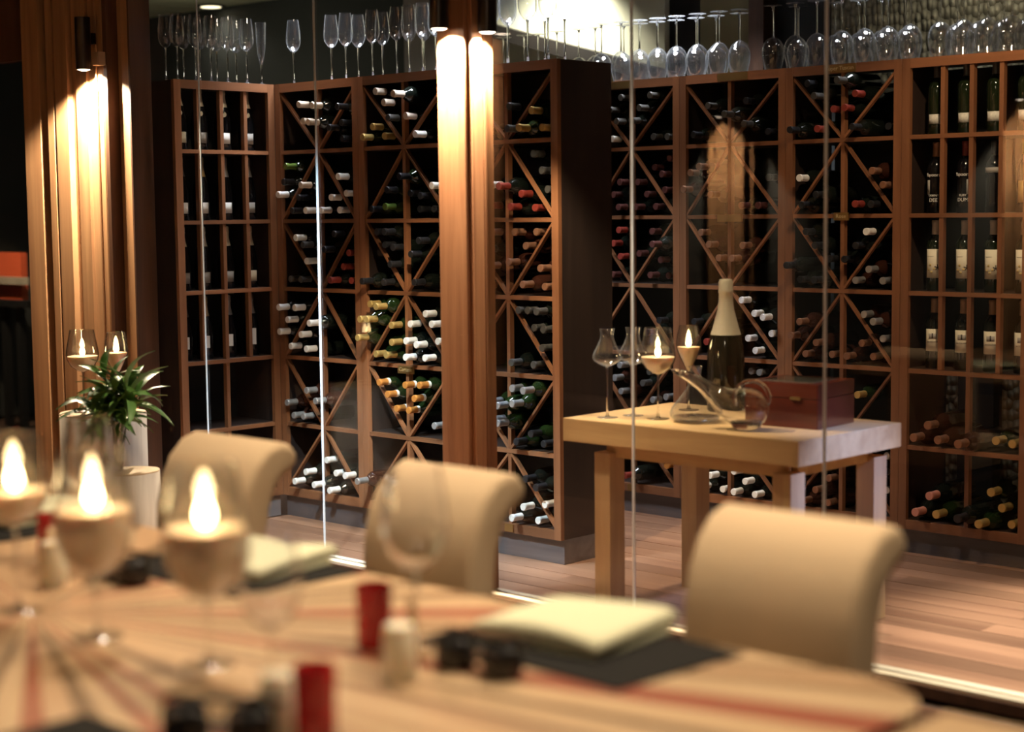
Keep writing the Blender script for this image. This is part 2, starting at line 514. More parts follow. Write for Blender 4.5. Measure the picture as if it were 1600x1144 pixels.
def lay_planks(y0, y1, x0, x1, w):
    y = y0; row = 0
    while y + w * 0.5 < y1:
        x = x0 - random.uniform(0, 1.2)
        while x < x1:
            ln = random.choice((1.2, 1.5, 1.9, 2.3))
            a, b = max(x, x0), min(x + ln, x1)
            if b - a > 0.05:
                link('plank', bar_me(round(b - a - 0.003, 2), w - 0.003, 0.016), 'floor_plank', floor,
                     (a, y + w / 2, 0.052 - 0.060 + random.uniform(-0.0006, 0.0006)))
            x += ln
        y += w; row += 1


lay_planks(4.66, 6.60, -6.60, -0.9, 0.125)
lay_planks(2.60, 4.53, -8.2, -0.6, 0.125)
for p in floor.children:   # planks lie in room coordinates: undo the parent's offset
    p.matrix_parent_inverse = floor.matrix_basis.inverted()

# walls behind the racks, seen over and through them
wall_back = structure(box('wall_back', -11.5, 1.0, 7.42, 7.50, 0, 2.95, 'charcoal_wall'), 'dark charcoal rear wall behind the wine racks')


def pc(name, x0, x1, y0, y1, z0, z1, mat, parent, bev=0.0):
    o = box(name, x0, x1, y0, y1, z0, z1, mat, parent, bev)
    o.matrix_parent_inverse = parent.matrix_basis.inverted()
    return o


pc('plaster_panel', -7.10, -5.72, 7.20, 7.42, 1.9, 2.95, 'plaster_cream', wall_back)
pc('dark_panel', -5.72, -5.50, 7.24, 7.42, 0, 2.95, 'near_black', wall_back)
pc('olive_panel', -5.50, -5.12, 7.22, 7.42, 1.9, 2.95, 'plaster_olive', wall_back)
pc('dark_panel', -5.03, -4.69, 7.24, 7.42, 0, 2.95, 'near_black', wall_back)
pc('woven_panel', -4.69, -2.4, 7.21, 7.42, 0, 2.95, 'woven_stone', wall_back)
pc('grey_panel', -7.75, -7.42, 7.20, 7.42, 1.9, 2.95, 'grey_panel', wall_back)
pc('dark_panel', -7.42, -7.10, 7.22, 7.42, 0, 2.95, 'near_black', wall_back)
# dark blind panels low down in front of the woven stone, leaving narrow strips open
for x0, x1 in ((-4.69, -4.37), (-4.30, -4.035), (-3.93, -3.75)):
    pc('dark_panel', x0, x1, 7.12, 7.20, 0, 2.02, 'charcoal_wall', wall_back)
pc('post', -5.12, -5.03, 7.12, 7.42, 0, 2.95, 'dark_frame', wall_back)
t = bar('trim_1', (-7.25, 7.16, 2.615), (-5.55, 7.16, 2.155), 0.07, 0.075, 'beam_dark')
structure(t, 'dark sloping beam in front of the bright cream wall')
wall_left = structure(box('wall_left', -11.6, -11.5, -3, 9, 0, 3.0, 'charcoal_wall'), 'dark far left wall of the restaurant')
wall_front = structure(box('wall_front', -11.5, 2.0, -1.35, -1.25, 0, 2.95, 'charcoal_wall'), 'dark wall of the dining room facing the glass')
ceiling = structure(box('ceiling', -12.5, 2.0, -3, 9.0, 2.97, 3.03, 'beam_dark'), 'dark ceiling with pale boards beyond the wine room')
x = -11.4
while x < -7.2:
    o = pc('ceiling_board', x, x + 0.185, 4.8, 9.0, 2.945, 2.969, 'ceiling_board', ceiling)
    x += 0.20
lamp = thing('ceiling_lamp', 'small round recessed ceiling lamp beyond the corner rack', 'lamp', (-9.83, 7.30, 2.945))
link('trim_ring', lathe('ring_c', [(0.075, 0), (0.10, 0), (0.10, -0.012), (0.075, -0.012), (0.075, 0)], 24), 'lamp_metal', lamp)
link('lens', lathe('lens_c', [(0, -0.012), (0.07, -0.012), (0.074, -0.002), (0, -0.002)], 24), 'lens_soft', lamp)
light('lamp_light', 'SPOT', (0, 0, -0.03), 10, (1, 0.93, 0.75), 0.05, (0, 0, -1), 150, 0.8, lamp)


# ------------------------------------------------------------------ lamps on posts
def wall_lamp(label, loc, power, back, pitch=(0, 0), angle=110, tilt=0.45):
    """a metal tube lamp shining down its post; back = unit step towards the post"""
    l = thing('wall_lamp', label, 'lamp', loc, 0, 'tube lamps on the wooden posts')
    link('housing', lathe('housing', [(0.030, 0.0), (0.036, 0.0), (0.036, 0.24), (0.0, 0.243), ], 20), 'lamp_metal', l)
    link('reflector', lathe('reflector', [(0.030, 0.001), (0.022, 0.03), (0.0, 0.032)], 20), 'cap_silver', l)
    link('lens', lathe('lens', [(0, -0.004), (0.018, -0.004), (0.029, 0.001), (0.029, 0.006), (0, 0.008)], 20), 'lens_glow', l)
    b = box_me(0.03, 0.03, 0.05)
    link('bracket', b, 'lamp_metal', l, (back[0] * 0.045, back[1] * 0.045, 0.12))
    light('lamp_light', 'SPOT', (0, 0, -0.012), power, (1.0, 0.80, 0.56), 0.022, (back[0] * tilt + pitch[0], back[1] * tilt + pitch[1], -1), angle, 0.35, l)
    return l


# the post in the middle of the glass wall
post = thing('trim_2', 'wooden post standing between the panes of the glass wall', None, (-4.595, 4.56, 0))
structure(post, post['label'])
link('core', box_me(0.145, 0.15, 2.97, 0.004), 'post_wood', post, (-0.0025, 0.02, 0))
link('batten', box_me(0.024, 0.055, 2.97, 0.003), 'post_wood', post, (0.081, -0.010, 0))
link('batten', box_me(0.012, 0.05, 2.97, 0.002), 'post_wood', post, (0.076, 0.060, 0))
wall_lamp('tube lamp on the near face of the middle post', (-4.590, 4.442, 2.17), 420, (0, 1))
wall_lamp('tube lamp on the right face of the middle post', (-4.458, 4.562, 2.155), 260, (-1, 0))

# the panelled pier at the left end of the glass wall
pier = thing('trim_3', 'wood-panelled pier at the left end of the glass wall', None, (-7.05, 4.55, 0))
structure(pier, pier['label'])
STRIPS = [(-7.395, -7.337, 4.500, 'pier_wood'), (-7.337, -7.318, 4.545, 'dark_frame'), (-7.318, -7.207, 4.498, 'pier_wood'),
          (-7.207, -7.145, 4.528, 'pier_wood'), (-7.145, -7.052, 4.505, 'pier_wood'), (-7.052, -6.968, 4.520, 'pier_wood'),
          (-6.968, -6.915, 4.498, 'pier_wood'), (-6.915, -6.862, 4.490, 'pier_wood'), (-6.862, -6.830, 4.475, 'dark_frame'),
          (-6.830, -6.768, 4.535, 'pier_wood'), (-6.768, -6.705, 4.512, 'pier_wood'), (-6.705, -6.690, 4.505, 'dark_frame')]
for x0, x1, y, m in STRIPS:
    link('panel_strip', box_me(round(x1 - x0 - 0.002, 4), round(4.62 - y, 4), 2.97, 0.002), m, pier, ((x0 + x1) / 2 + 7.05, (y + 4.62) / 2 - 4.55, 0))
for x in (-6.945, -6.89):
    link('bead', lathe('bead', [(0.005, 0), (0.005, 2.97)], 8), 'pier_wood', pier, (x + 7.05, 4.492 - 4.55, 0))
wall_lamp('tube lamp on the panelled pier at left', (-6.945, 4.425, 2.17), 420, (0, 1), (0.0, 0.0), 140, 0.2)
sb = thing('switch_box', 'small tan box mounted beside the pier lamp', 'box', (-6.86, 4.452, 2.185))
link('box_body', box_me(0.05, 0.04, 0.062, 0.004), 'tan_box', sb)
link('cover_plate', box_me(0.042, 0.004, 0.054, 0.0015), 'tan_box', sb, (0, -0.021, 0.004))

# matching lit piers on the opposite dining-room wall; the panes mirror them
for i, x in enumerate((-7.64, -5.23, -2.8)):
    q = structure(thing('trim_%d' % (10 + i), ('left', 'middle', 'right')[i] + ' wooden pier on the dining-room wall', None, (x, -1.2, 0)), ('left', 'middle', 'right')[i] + ' wooden pier on the dining-room wall')
    for dx, w, d in ((-0.14, 0.09, 0.08), (-0.035, 0.11, 0.11), (0.085, 0.12, 0.09), (0.18, 0.06, 0.06)):
        link('panel_strip', box_me(w, d, 2.95, 0.002), 'pier_wood', q, (dx, 0.0 + d / 2 - 0.05, 0))
    wall_lamp('tube lamp on the %s pier of the dining-room wall' % ('left', 'middle', 'right')[i], (x - 0.02, -1.06, 2.17), 800, (0, -1), (0, 0), 90)

# the glass door at the far left
door = structure(thing('door_1', 'dark glazed door at the far left edge', None, (-7.9, 4.56, 0)), 'dark glazed door at the far left edge')
link('stile', box_me(0.15, 0.06, 2.97, 0.003), 'pier_wood', door, (-7.555 + 7.9, -0.02, 0))
link('stile', box_me(0.075, 0.06, 2.97, 0.003), 'dark_frame', door, (-7.438 + 7.9, 0.02, 0))
link('stile', box_me(0.02, 0.05, 2.97), 'near_black', door, (-7.642 + 7.9, 0, 0))
link('head_rail', box_me(0.95, 0.06, 0.70, 0.003), 'dark_frame', door, (-0.24, 0.0, 2.27))
link('pane', box_me(0.95, 0.010, 2.20), 'smoky_glass', door, (-0.24, 0.0, 0.07))
link('bottom_rail', box_me(0.95, 0.05, 0.07, 0.003), 'dark_frame', door, (-0.24, 0.0, 0.0))
ow = thing('orange_screen', 'orange painted screen seen through the dark door', 'screen', (-10.95, 6.3, 0))
link('panel', box_me(0.6, 0.05, 0.36), 'orange_paint', ow, (-0.08, 0, 0.88))
for dx in (-0.3, 0.0, 0.2):
    link('leg', box_me(0.05, 0.05, 0.88), 'rack_black', ow, (dx - 0.05, 0, 0))
link('rail', box_me(0.8, 0.05, 0.05), 'stone_grey', ow, (0, -0.06, 1.02))
link('rail', box_me(0.8, 0.05, 0.05), 'near_black', ow, (0, -0.06, 0.86))
light('terrace_lamp', 'SPOT', (-10.2, 5.4, 2.4), 260, (1, 0.75, 0.5), 0.05, (-10.9, 6.3, 0.8), 50)

# glass wall: panes with polished edges between them
JOINTS = [-6.70, -6.298, -5.495, -4.672, None, -4.505, -3.80, -3.009, -2.25, -1.4]
n = 0
for a, b in zip(JOINTS, JOINTS[1:]):
    if a is None or b is None: continue
    n += 1
    w = structure(thing('window_%d' % n, '%s tall clear pane of the glass wall from the left' % ORD[n - 1], None, ((a + b) / 2, YG, 0)), '%s tall clear pane of the glass wall from the left' % ORD[n - 1])
    link('pane', box_me(round(b - a - 0.008, 3), 0.012, 2.90), 'pane_glass', w, (0, 0, 0.05))
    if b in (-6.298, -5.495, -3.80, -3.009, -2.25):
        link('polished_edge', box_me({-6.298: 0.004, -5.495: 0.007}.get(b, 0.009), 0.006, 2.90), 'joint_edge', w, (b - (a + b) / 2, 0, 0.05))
sill = structure(thing('trim_4', 'low metal-capped sill running under the glass wall', None, (-4.0, YG, 0)), 'low metal-capped sill running under the glass wall')
link('sill_cap', box_me(5.6, 0.035, 0.012, 0.002), 'sill_metal', sill, (0.0, -0.025, 0.035))
link('sill_cap', box_me(5.6, 0.035, 0.012, 0.002), 'sill_metal', sill, (0.0, 0.025, 0.035))
link('sill_body', box_me(5.6, 0.10, 0.035), 'dark_frame', sill, (0.0, 0, 0))

# ------------------------------------------------------------------ wine racks
SHELF = [1.79, 1.458, 1.127, 0.793, 0.462]
LEVEL = [2.08] + SHELF + [0.145]
DEPTH = 0.345
RACKLABEL = {
    'k': 'champagne rack in the corner', '2a': 'diamond rack nearest the champagne corner',
    '2b': 'diamond rack just left of the post', '2c': 'diamond rack just right of the post',
    '3a': 'back rack beside the dark side panel', '3b': 'back rack behind the tall champagne bottle',
    '3c': 'back diamond rack beside the upright-bottle rack', 'u': 'upright-bottle rack at the right edge'}


def rack(key, label, loc, rotz, width, dividers, low=None, diag=True, back=True, plates=()):
    r = thing('wine_rack', label, 'wine rack', loc, rotz, 'wooden wine racks')
    w = width - 0.002
    box('plinth', 0, w, 0.022, DEPTH, 0, 0.105, 'plinth_dark', r)
    st = 0.038
    for x0 in (0, w - st):
        box('stile', x0, x0 + st, 0, 0.022, 0.105, 2.12, 'rack_wood_z', r)
    box('top_rail', st, w - st, 0.001, 0.022, 2.08, 2.12, 'rack_wood_x', r)
    box('bottom_rail', st, w - st, 0.001, 0.022, 0.105, 0.145, 'rack_wood_x', r)
    for x0 in (0.001, w - 0.019):
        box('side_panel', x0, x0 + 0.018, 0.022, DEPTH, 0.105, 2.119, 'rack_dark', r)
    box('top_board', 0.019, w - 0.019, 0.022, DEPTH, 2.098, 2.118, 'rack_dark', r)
    if back:
        box('back_panel', 0.019, w - 0.019, DEPTH - 0.012, DEPTH - 0.002, 0.105, 2.098, 'rack_black', r)
    for z in SHELF + [0.125]:
        if z > 0.2:
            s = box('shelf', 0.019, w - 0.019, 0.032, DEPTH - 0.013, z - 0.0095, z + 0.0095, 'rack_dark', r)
            e = link('shelf_edge', box_me(round(w - 2 * st, 4), 0.026, 0.018), 'rack_wood_x', s, (0, (0.005 + 0.031) / 2 - (0.032 + DEPTH - 0.013) / 2, 0.0005))
        else:
            box('shelf', 0.019, w - 0.019, 0.024, DEPTH - 0.013, 0.126, 0.144, 'rack_dark', r)
    for x in dividers:
        zb = 0.145
        if low is not None and x not in low: zb = SHELF[3] + 0.011
        box('divider', x - 0.0095, x + 0.0095, 0.008, 0.034, zb, 2.08, 'rack_wood_z', r)
    if diag:
        xm = dividers[0]
        for i in range(6):
            zt, zb = LEVEL[i] - 0.012, LEVEL[i + 1] + 0.012
            for ox in (st, w - st):
                mx = xm + (-0.008 if ox < xm else 0.008)
                p, q = ((ox, 0.017, zt), (mx, 0.017, zb)) if i % 2 == 0 else ((mx, 0.017, zt), (ox, 0.017, zb))
                bar('diagonal_slat', p, q, 0.020, 0.0105, 'rack_wood_x', r)
    for x, z, s, ww in plates:
        p = box('nameplate', x - ww / 2, x + ww / 2, -0.004, 0.003, z - 0.017, z + 0.017, 'brass_plate', r)
        if s:
            link('lettering', text_me(s, 0.026), 'brass_text', p, (0, -0.0045, 0.010))
    return r


# (name, left x, right x, divider, plates)
rack('k', 'tall champagne rack with square cells in the far left corner', (-6.605, 4.682, 0), PI / 2, 0.588, [0.142, 0.275, 0.416], low=[0.275], diag=False)
rack('2a', 'diamond wine rack nearest the champagne corner', (-6.605, Y2, 0), 0, 0.608, [0.31])
rack('2b', 'diamond wine rack just left of the post', (-5.997, Y2, 0), 0, 0.622, [0.302], plates=[(0.302, 0.778, 'Cortese', 0.105)])
rack('2c', 'diamond wine rack right of the post with dark side panel', (-5.375, Y2, 0), 0, 0.625, [0.322], plates=[(0.322, 0.110 + 0.016, '', 0.05)])
rack('3a', 'back diamond rack half hidden by the dark side panel', (-5.632, Y3, 0), 0, 0.602, [0.298], plates=[(0.25, 2.10, '', 0.13), (0.298, 0.125, '', 0.045)])
rack('3b', 'middle back diamond rack behind the tall champagne bottle', (-5.03, Y3, 0), 0, 0.603, [0.286], plates=[(0.31, 2.10, '', 0.17), (0.295, 1.452, '', 0.14)])
rack('3c', 'back diamond rack beside the upright-bottle rack', (-4.427, Y3, 0), 0, 0.592, [0.295], back=False, plates=[(0.285, 2.10, 'Super Tuscan', 0.16), (0.295, 1.456, 'Rose', 0.075)])
rack('u', 'square-celled rack of upright bottles at the right edge', (-3.835, Y3, 0), 0, 0.60, [0.188, 0.321, 0.455], low=[0.321], diag=False, back=False)
pc('blind_panel', -3.815, -3.255, 6.79, 6.80, 0.80, 2.09, 'rack_black', wall_back)
box_glass = pc('blind_panel', -4.40, -3.90, 6.80, 6.81, 0.15, 2.05, 'rack_black', wall_back)

# ------------------------------------------------------------------ bottles
BORD = [(0, 0.004), (0.020, 0.002), (0.034, 0), (0.0375, 0.004), (0.0375, 0.185), (0.0365, 0.200), (0.030, 0.216), (0.020, 0.228), (0.0155, 0.240),
        (0.0145, 0.255), (0.0140, 0.292), (0.0, 0.293)]
CAPS = [(0.0152, 0.236), (0.0158, 0.240), (0.0150, 0.258), (0.0148, 0.284), (0.0162, 0.286), (0.0162, 0.298), (0.0150, 0.3005), (0.0, 0.3005)]
CHAM = [(0, 0.006), (0.025, 0.002), (0.040, 0), (0.0435, 0.005), (0.0435, 0.130), (0.041, 0.155), (0.034, 0.190), (0.024, 0.225), (0.018, 0.250), (0.0155, 0.27),
        (0.0150, 0.312), (0.0, 0.314)]
CFOIL = [(0.0262, 0.222), (0.0236, 0.232), (0.0186, 0.254), (0.0164, 0.272), (0.0162, 0.288), (0.0180, 0.290), (0.0180, 0.297), (0.0166, 0.299), (0.0172, 0.316), (0.014, 0.323), (0, 0.324)]
bord_me = lathe('bottle_bordeaux', BORD, 20)
caps_me = lathe('bottle_capsule', CAPS, 18)
cham_me = lathe('bottle_champagne', CHAM, 20)
cfoil_me = lathe('bottle_foil', CFOIL, 18)

BOTTLES = [
    ('2a', 1, [(-6.358,2.011,0.050,'pale',0),(-6.248,2.001,0.070,'pale',1),(-6.355,1.933,0.030,'pale',0),(-6.253,1.923,0.080,'pale',1),(-6.077,1.987,0.060,'black',1),(-6.154,1.894,0.040,'black',1),(-6.077,1.914,0.030,'black',1),(-6.077,1.841,0.025,'black',1)]),
    ('2a', 2, [(-6.449,1.721,0.065,'green',0),(-6.474,1.647,0.060,'black',0),(-6.398,1.570,0.035,'black',0),(-6.447,1.509,0.040,'black',0),(-6.349,1.630,0.055,'pale',0),(-6.525,1.587,0.060,'white',0),(-6.349,1.509,0.035,'white',0),(-6.235,1.509,0.030,'white',1),(-6.088,1.665,0.045,'white',1),(-6.184,1.569,0.015,'white',1),(-6.077,1.587,0.015,'white',1),(-6.133,1.509,0.005,'white',1)]),
    ('2a', 3, [(-6.423,1.379,0.040,'white',0),(-6.349,1.267,0.030,'white',0),(-6.353,1.345,0.055,'grey',0),(-6.473,1.179,0.035,'grey',0),(-6.395,1.178,0.030,'grey',0),(-6.140,1.398,0.035,'black',1),(-6.203,1.325,0.050,'black',1),(-6.077,1.308,0.000,'red',1),(-6.121,1.243,0.000,'red',1),(-6.166,1.180,0.045,'red',1),(-6.077,1.178,-0.005,'red',1)]),
    ('2a', 4, [(-6.525,1.042,0.070,'white',0),(-6.423,1.042,0.050,'white',0),(-6.474,0.982,0.055,'white',0),(-6.246,0.977,0.110,'white',1),(-6.525,0.923,0.065,'white',0),(-6.386,0.913,0.045,'white',0),(-6.458,0.854,0.050,'white',0),(-6.349,0.845,0.045,'white',0)]),
    ('2a', 5, [(-6.352,0.644,0.050,'silver',0),(-6.253,0.602,0.075,'silver',1),(-6.525,0.572,0.030,'silver',0),(-6.473,0.514,0.035,'silver',0),(-6.395,0.514,0.035,'silver',0)]),
    ('2a', 6, [(-6.365,0.246,0.050,'white',0),(-6.455,0.191,0.050,'white',0),(-6.253,0.200,0.095,'white',1),(-6.248,0.311,0.015,'white',1),(-6.196,0.253,0.010,'white',1),(-6.179,0.177,0.065,'white',1),(-6.077,0.256,0.050,'white',1)]),
    ('2b', 1, [(-5.824,2.044,0.040,'pale',0),(-5.636,2.020,0.110,'pale',1),(-5.767,1.991,0.045,'pale',0),(-5.634,1.925,0.035,'pale',1),(-5.734,1.921,0.050,'grey',0),(-5.852,1.885,0.045,'gold',0),(-5.917,1.841,0.045,'gold',0),(-5.787,1.841,0.030,'gold',0),(-5.559,1.841,0.050,'white',1)]),
    ('2b', 2, [(-5.750,1.597,0.050,'black',0),(-5.638,1.656,0.080,'black',1),(-5.858,1.511,0.050,'black',0),(-5.639,1.580,0.015,'black',1),(-5.563,1.568,0.020,'black',1),(-5.612,1.509,-0.020,'black',1),(-5.512,1.509,-0.015,'black',1),(-5.772,1.522,0.050,'green',0),(-5.463,1.612,0.040,'white',1)]),
    ('2b', 3, [(-5.760,1.408,0.060,'black',0),(-5.860,1.407,0.015,'black',0),(-5.733,1.337,0.040,'black',0),(-5.546,1.369,0.050,'black',1),(-5.809,1.348,0.020,'black',0),(-5.605,1.308,0.050,'black',1),(-5.734,1.261,0.050,'black',0),(-5.907,1.181,0.070,'black',0),(-5.782,1.178,0.050,'black',0),(-5.583,1.182,0.050,'black',1)]),
    ('2b', 4, [(-5.881,1.076,0.050,'gold',0),(-5.917,1.006,0.080,'gold',0),(-5.787,1.069,0.095,'gold',0),(-5.839,1.010,0.110,'gold',0),(-5.738,0.984,0.055,'gold',0),(-5.917,0.921,0.095,'gold',0),(-5.733,0.906,0.055,'gold',0),(-5.860,0.845,0.035,'gold',0),(-5.782,0.845,0.050,'gold',0),(-5.638,0.992,0.030,'white',1),(-5.527,1.041,0.030,'white',1),(-5.462,0.999,0.060,'white',1),(-5.639,0.916,0.050,'white',1),(-5.562,0.903,0.060,'white',1),(-5.455,0.921,0.030,'white',1),(-5.612,0.845,0.080,'white',1),(-5.512,0.845,0.055,'white',1)]),
    ('2b', 5, [(-5.836,0.715,0.040,'orange',0),(-5.639,0.716,0.060,'orange',1),(-5.542,0.721,0.060,'orange',1),(-5.777,0.664,0.045,'orange',0),(-5.587,0.658,0.055,'orange',1),(-5.734,0.599,0.025,'orange',0),(-5.638,0.599,0.040,'orange',1),(-5.459,0.543,0.050,'silver',1)]),
    ('2b', 6, [(-5.917,0.254,0.115,'silver',0)]),
    ('2c', 1, [(-5.000,1.936,0.030,'grey',1),(-4.973,1.841,0.070,'grey',1),(-4.865,1.912,0.040,'gold',1),(-4.902,1.841,0.080,'gold',1),(-4.830,1.841,0.015,'gold',1),(-5.163,1.841,0.000,'gold',0)]),
    ('2c', 2, [(-5.111,1.609,0.030,'white',0),(-5.011,1.601,0.085,'red',1),(-5.110,1.521,0.030,'red',0),(-4.996,1.514,0.040,'red',1),(-4.888,1.509,0.000,'red',1),(-4.940,1.568,0.020,'red',1),(-4.864,1.733,0.030,'grey',1),(-4.830,1.663,0.020,'grey',1),(-4.830,1.585,-0.025,'grey',1)]),
    ('2c', 3, [(-5.110,1.407,0.035,'bronze',0),(-4.992,1.407,0.015,'bronze',1),(-4.888,1.407,-0.005,'bronze',1),(-4.941,1.348,0.000,'bronze',1),(-5.110,1.264,0.050,'bronze',0),(-5.000,1.280,0.040,'bronze',1),(-4.839,1.256,0.025,'bronze',1),(-5.159,1.178,0.025,'bronze',0),(-4.918,1.187,0.050,'bronze',1),(-4.830,1.178,0.005,'bronze',1),(-5.141,1.335,0.035,'grey',0)]),
    ('2c', 4, [(-4.975,1.075,0.015,'grey',1),(-4.828,1.076,0.055,'grey',1),(-4.903,1.077,0.030,'grey',1),(-4.829,0.998,0.015,'grey',1),(-4.904,1.002,-0.005,'grey',1),(-4.830,0.920,0.020,'grey',1),(-4.990,0.853,0.050,'grey',1),(-4.888,0.845,0.010,'grey',1)]),
    ('2c', 5, [(-5.016,0.672,0.110,'silver',1),(-4.989,0.742,0.045,'silver',1),(-5.121,0.676,0.035,'silver',0),(-4.888,0.742,0.085,'silver',1),(-5.015,0.596,0.110,'silver',1),(-4.939,0.683,0.090,'silver',1),(-5.110,0.599,0.030,'silver',0),(-4.966,0.514,0.045,'black',1),(-4.898,0.552,0.030,'black',1),(-4.830,0.514,0.020,'black',1)]),
    ('2c', 6, [(-4.919,0.357,0.035,'black',1),(-4.847,0.329,0.050,'black',1),(-4.997,0.181,0.045,'white',1),(-4.940,0.234,0.035,'white',1),(-4.887,0.177,0.000,'white',1),(-4.830,0.253,0.010,'white',1)]),
    ('3a', 1, [(-5.378,2.039,0.020,'grey',0),(-5.178,2.039,0.040,'grey',1),(-5.232,1.982,0.055,'grey',1),(-5.431,1.982,0.030,'grey',0),(-5.378,1.924,0.045,'grey',0),(-5.283,1.924,0.060,'grey',1),(-5.188,1.843,0.000,'grey',1),(-5.111,1.841,-0.005,'grey',1),(-5.429,1.841,0.025,'white',0)]),
    ('3a', 2, [(-5.202,1.697,-0.020,'brown',1),(-5.110,1.739,-0.030,'brown',1),(-5.378,1.630,0.030,'brown',0),(-5.267,1.628,0.020,'brown',1),(-5.132,1.663,0.010,'brown',1),(-5.428,1.570,0.020,'brown',0),(-5.216,1.569,0.015,'brown',1),(-5.111,1.588,0.005,'brown',1),(-5.378,1.509,0.040,'brown',0),(-5.267,1.509,0.035,'brown',1),(-5.166,1.509,0.010,'brown',1)]),
    ('3a', 3, [(-5.378,1.397,0.040,'red',0),(-5.422,1.332,0.030,'red',0),(-5.378,1.268,0.030,'red',0),(-5.179,1.390,0.025,'brown',1),(-5.111,1.331,0.115,'brown',1),(-5.270,1.283,0.010,'brown',1),(-5.111,1.255,0.040,'brown',1),(-5.188,1.180,0.030,'brown',1),(-5.111,1.178,-0.015,'brown',1),(-5.425,1.178,0.030,'brown',0)]),
    ('3a', 4, [(-5.124,0.964,0.050,'black',1),(-5.213,0.902,0.020,'black',1)]),
    ('3a', 5, [(-5.378,0.734,0.035,'silver',0),(-5.421,0.668,0.030,'silver',0),(-5.378,0.603,0.020,'silver',0),(-5.187,0.573,0.015,'silver',1),(-5.111,0.591,0.005,'silver',1),(-5.190,0.713,0.045,'grey',1),(-5.241,0.653,0.030,'grey',1)]),
    ('3a', 6, [(-5.283,0.202,0.110,'red',1),(-5.111,0.257,0.010,'orange',1)]),
    ('3b', 1, [(-4.819,1.970,0.060,'grey',0),(-4.681,1.924,0.115,'grey',1),(-4.598,1.877,0.090,'grey',1),(-4.907,1.841,0.050,'black',0),(-4.626,1.984,0.030,'black',1),(-4.507,1.841,0.020,'black',1)]),
    ('3b', 2, [(-4.861,1.692,0.080,'bronze',0),(-4.934,1.665,0.045,'bronze',0),(-4.950,1.588,0.080,'bronze',0),(-4.814,1.562,0.050,'bronze',0),(-4.507,1.635,0.020,'grey',1),(-4.641,1.509,0.040,'brown',1),(-4.563,1.509,0.030,'brown',1)]),
    ('3b', 3, [(-4.877,1.386,0.030,'bronze',0),(-4.823,1.330,0.040,'bronze',0),(-4.776,1.268,0.035,'bronze',0),(-4.681,1.268,0.060,'bronze',1),(-4.631,1.327,0.045,'bronze',1)]),
    ('3b', 4, [(-4.776,0.985,0.050,'red',0),(-4.776,0.907,0.055,'red',0),(-4.846,0.873,0.035,'red',0),(-4.635,1.075,0.040,'print',1),(-4.584,1.015,0.025,'print',1),(-4.507,1.002,0.065,'print',1),(-4.618,0.899,0.025,'print',1),(-4.507,0.924,0.000,'print',1),(-4.562,0.845,0.035,'print',1),(-4.915,0.965,0.035,'black',0)]),
    ('3b', 5, [(-4.563,0.742,0.005,'silver',1),(-4.641,0.742,-0.030,'silver',1)]),
    ('3b', 6, [(-4.681,0.275,0.045,'white',1),(-4.818,0.242,0.045,'white',0),(-4.870,0.183,0.040,'white',0),(-4.776,0.177,0.010,'white',0),(-4.615,0.234,0.045,'white',1),(-4.676,0.179,0.050,'white',1),(-4.562,0.177,0.040,'white',1)]),
    ('3c', 1, [(-4.282,2.042,0.040,'black',0),(-3.915,1.841,-0.025,'black',1),(-4.034,1.841,0.075,'black',1),(-4.346,1.841,0.080,'black',0),(-4.230,1.984,0.070,'grey',0),(-4.083,2.042,0.115,'grey',1),(-4.179,1.926,0.005,'red',0),(-4.083,1.926,0.055,'red',1),(-4.032,1.984,0.050,'red',1),(-4.232,1.841,0.050,'red',0)]),
    ('3c', 2, [(-4.326,1.628,0.050,'white',0),(-4.228,1.553,0.065,'black',0),(-3.969,1.509,0.035,'black',1),(-4.293,1.509,0.080,'black',0),(-3.964,1.651,0.035,'bronze',1),(-3.915,1.590,0.020,'bronze',1),(-4.047,1.510,0.030,'red',1)]),
    ('3c', 3, [(-4.278,1.390,0.065,'black',0),(-4.228,1.330,0.065,'black',0),(-4.179,1.270,0.025,'black',0),(-4.034,1.330,0.050,'black',1),(-4.083,1.270,0.050,'black',1),(-4.346,1.242,0.115,'black',0),(-4.302,1.178,0.060,'black',0),(-4.224,1.178,0.080,'black',0),(-3.984,1.390,0.030,'white',1),(-4.038,1.178,0.025,'silver',1),(-3.977,1.227,0.025,'silver',1),(-3.915,1.178,0.010,'silver',1)]),
    ('3c', 4, [(-4.303,0.990,0.075,'bronze',0),(-4.346,0.926,0.070,'bronze',0),(-4.236,0.897,0.035,'bronze',0),(-4.293,0.845,0.045,'bronze',0),(-4.179,0.845,0.000,'bronze',0),(-4.074,0.845,0.040,'bronze',1),(-4.022,0.902,0.005,'bronze',1),(-3.969,0.845,-0.010,'bronze',1),(-4.001,1.030,0.020,'silver',1),(-3.928,1.003,0.060,'silver',1),(-3.915,0.926,0.000,'silver',1)]),
    ('3c', 5, [(-4.022,0.678,0.045,'gold',1),(-3.915,0.514,-0.030,'silver',1)]),
    ('3c', 6, [(-4.347,0.379,0.030,'silver',0),(-3.999,0.377,-0.030,'silver',1),(-3.915,0.411,-0.030,'silver',1),(-3.933,0.335,-0.010,'silver',1),(-4.019,0.236,-0.030,'silver',1),(-3.915,0.259,-0.030,'silver',1),(-3.968,0.177,-0.030,'silver',1),(-4.249,0.380,0.075,'bronze',0),(-4.297,0.319,0.075,'bronze',0),(-4.346,0.259,0.085,'bronze',0),(-4.179,0.290,0.015,'bronze',0),(-4.234,0.234,0.035,'bronze',0),(-4.290,0.181,0.055,'bronze',0),(-4.179,0.179,0.015,'bronze',0)]),
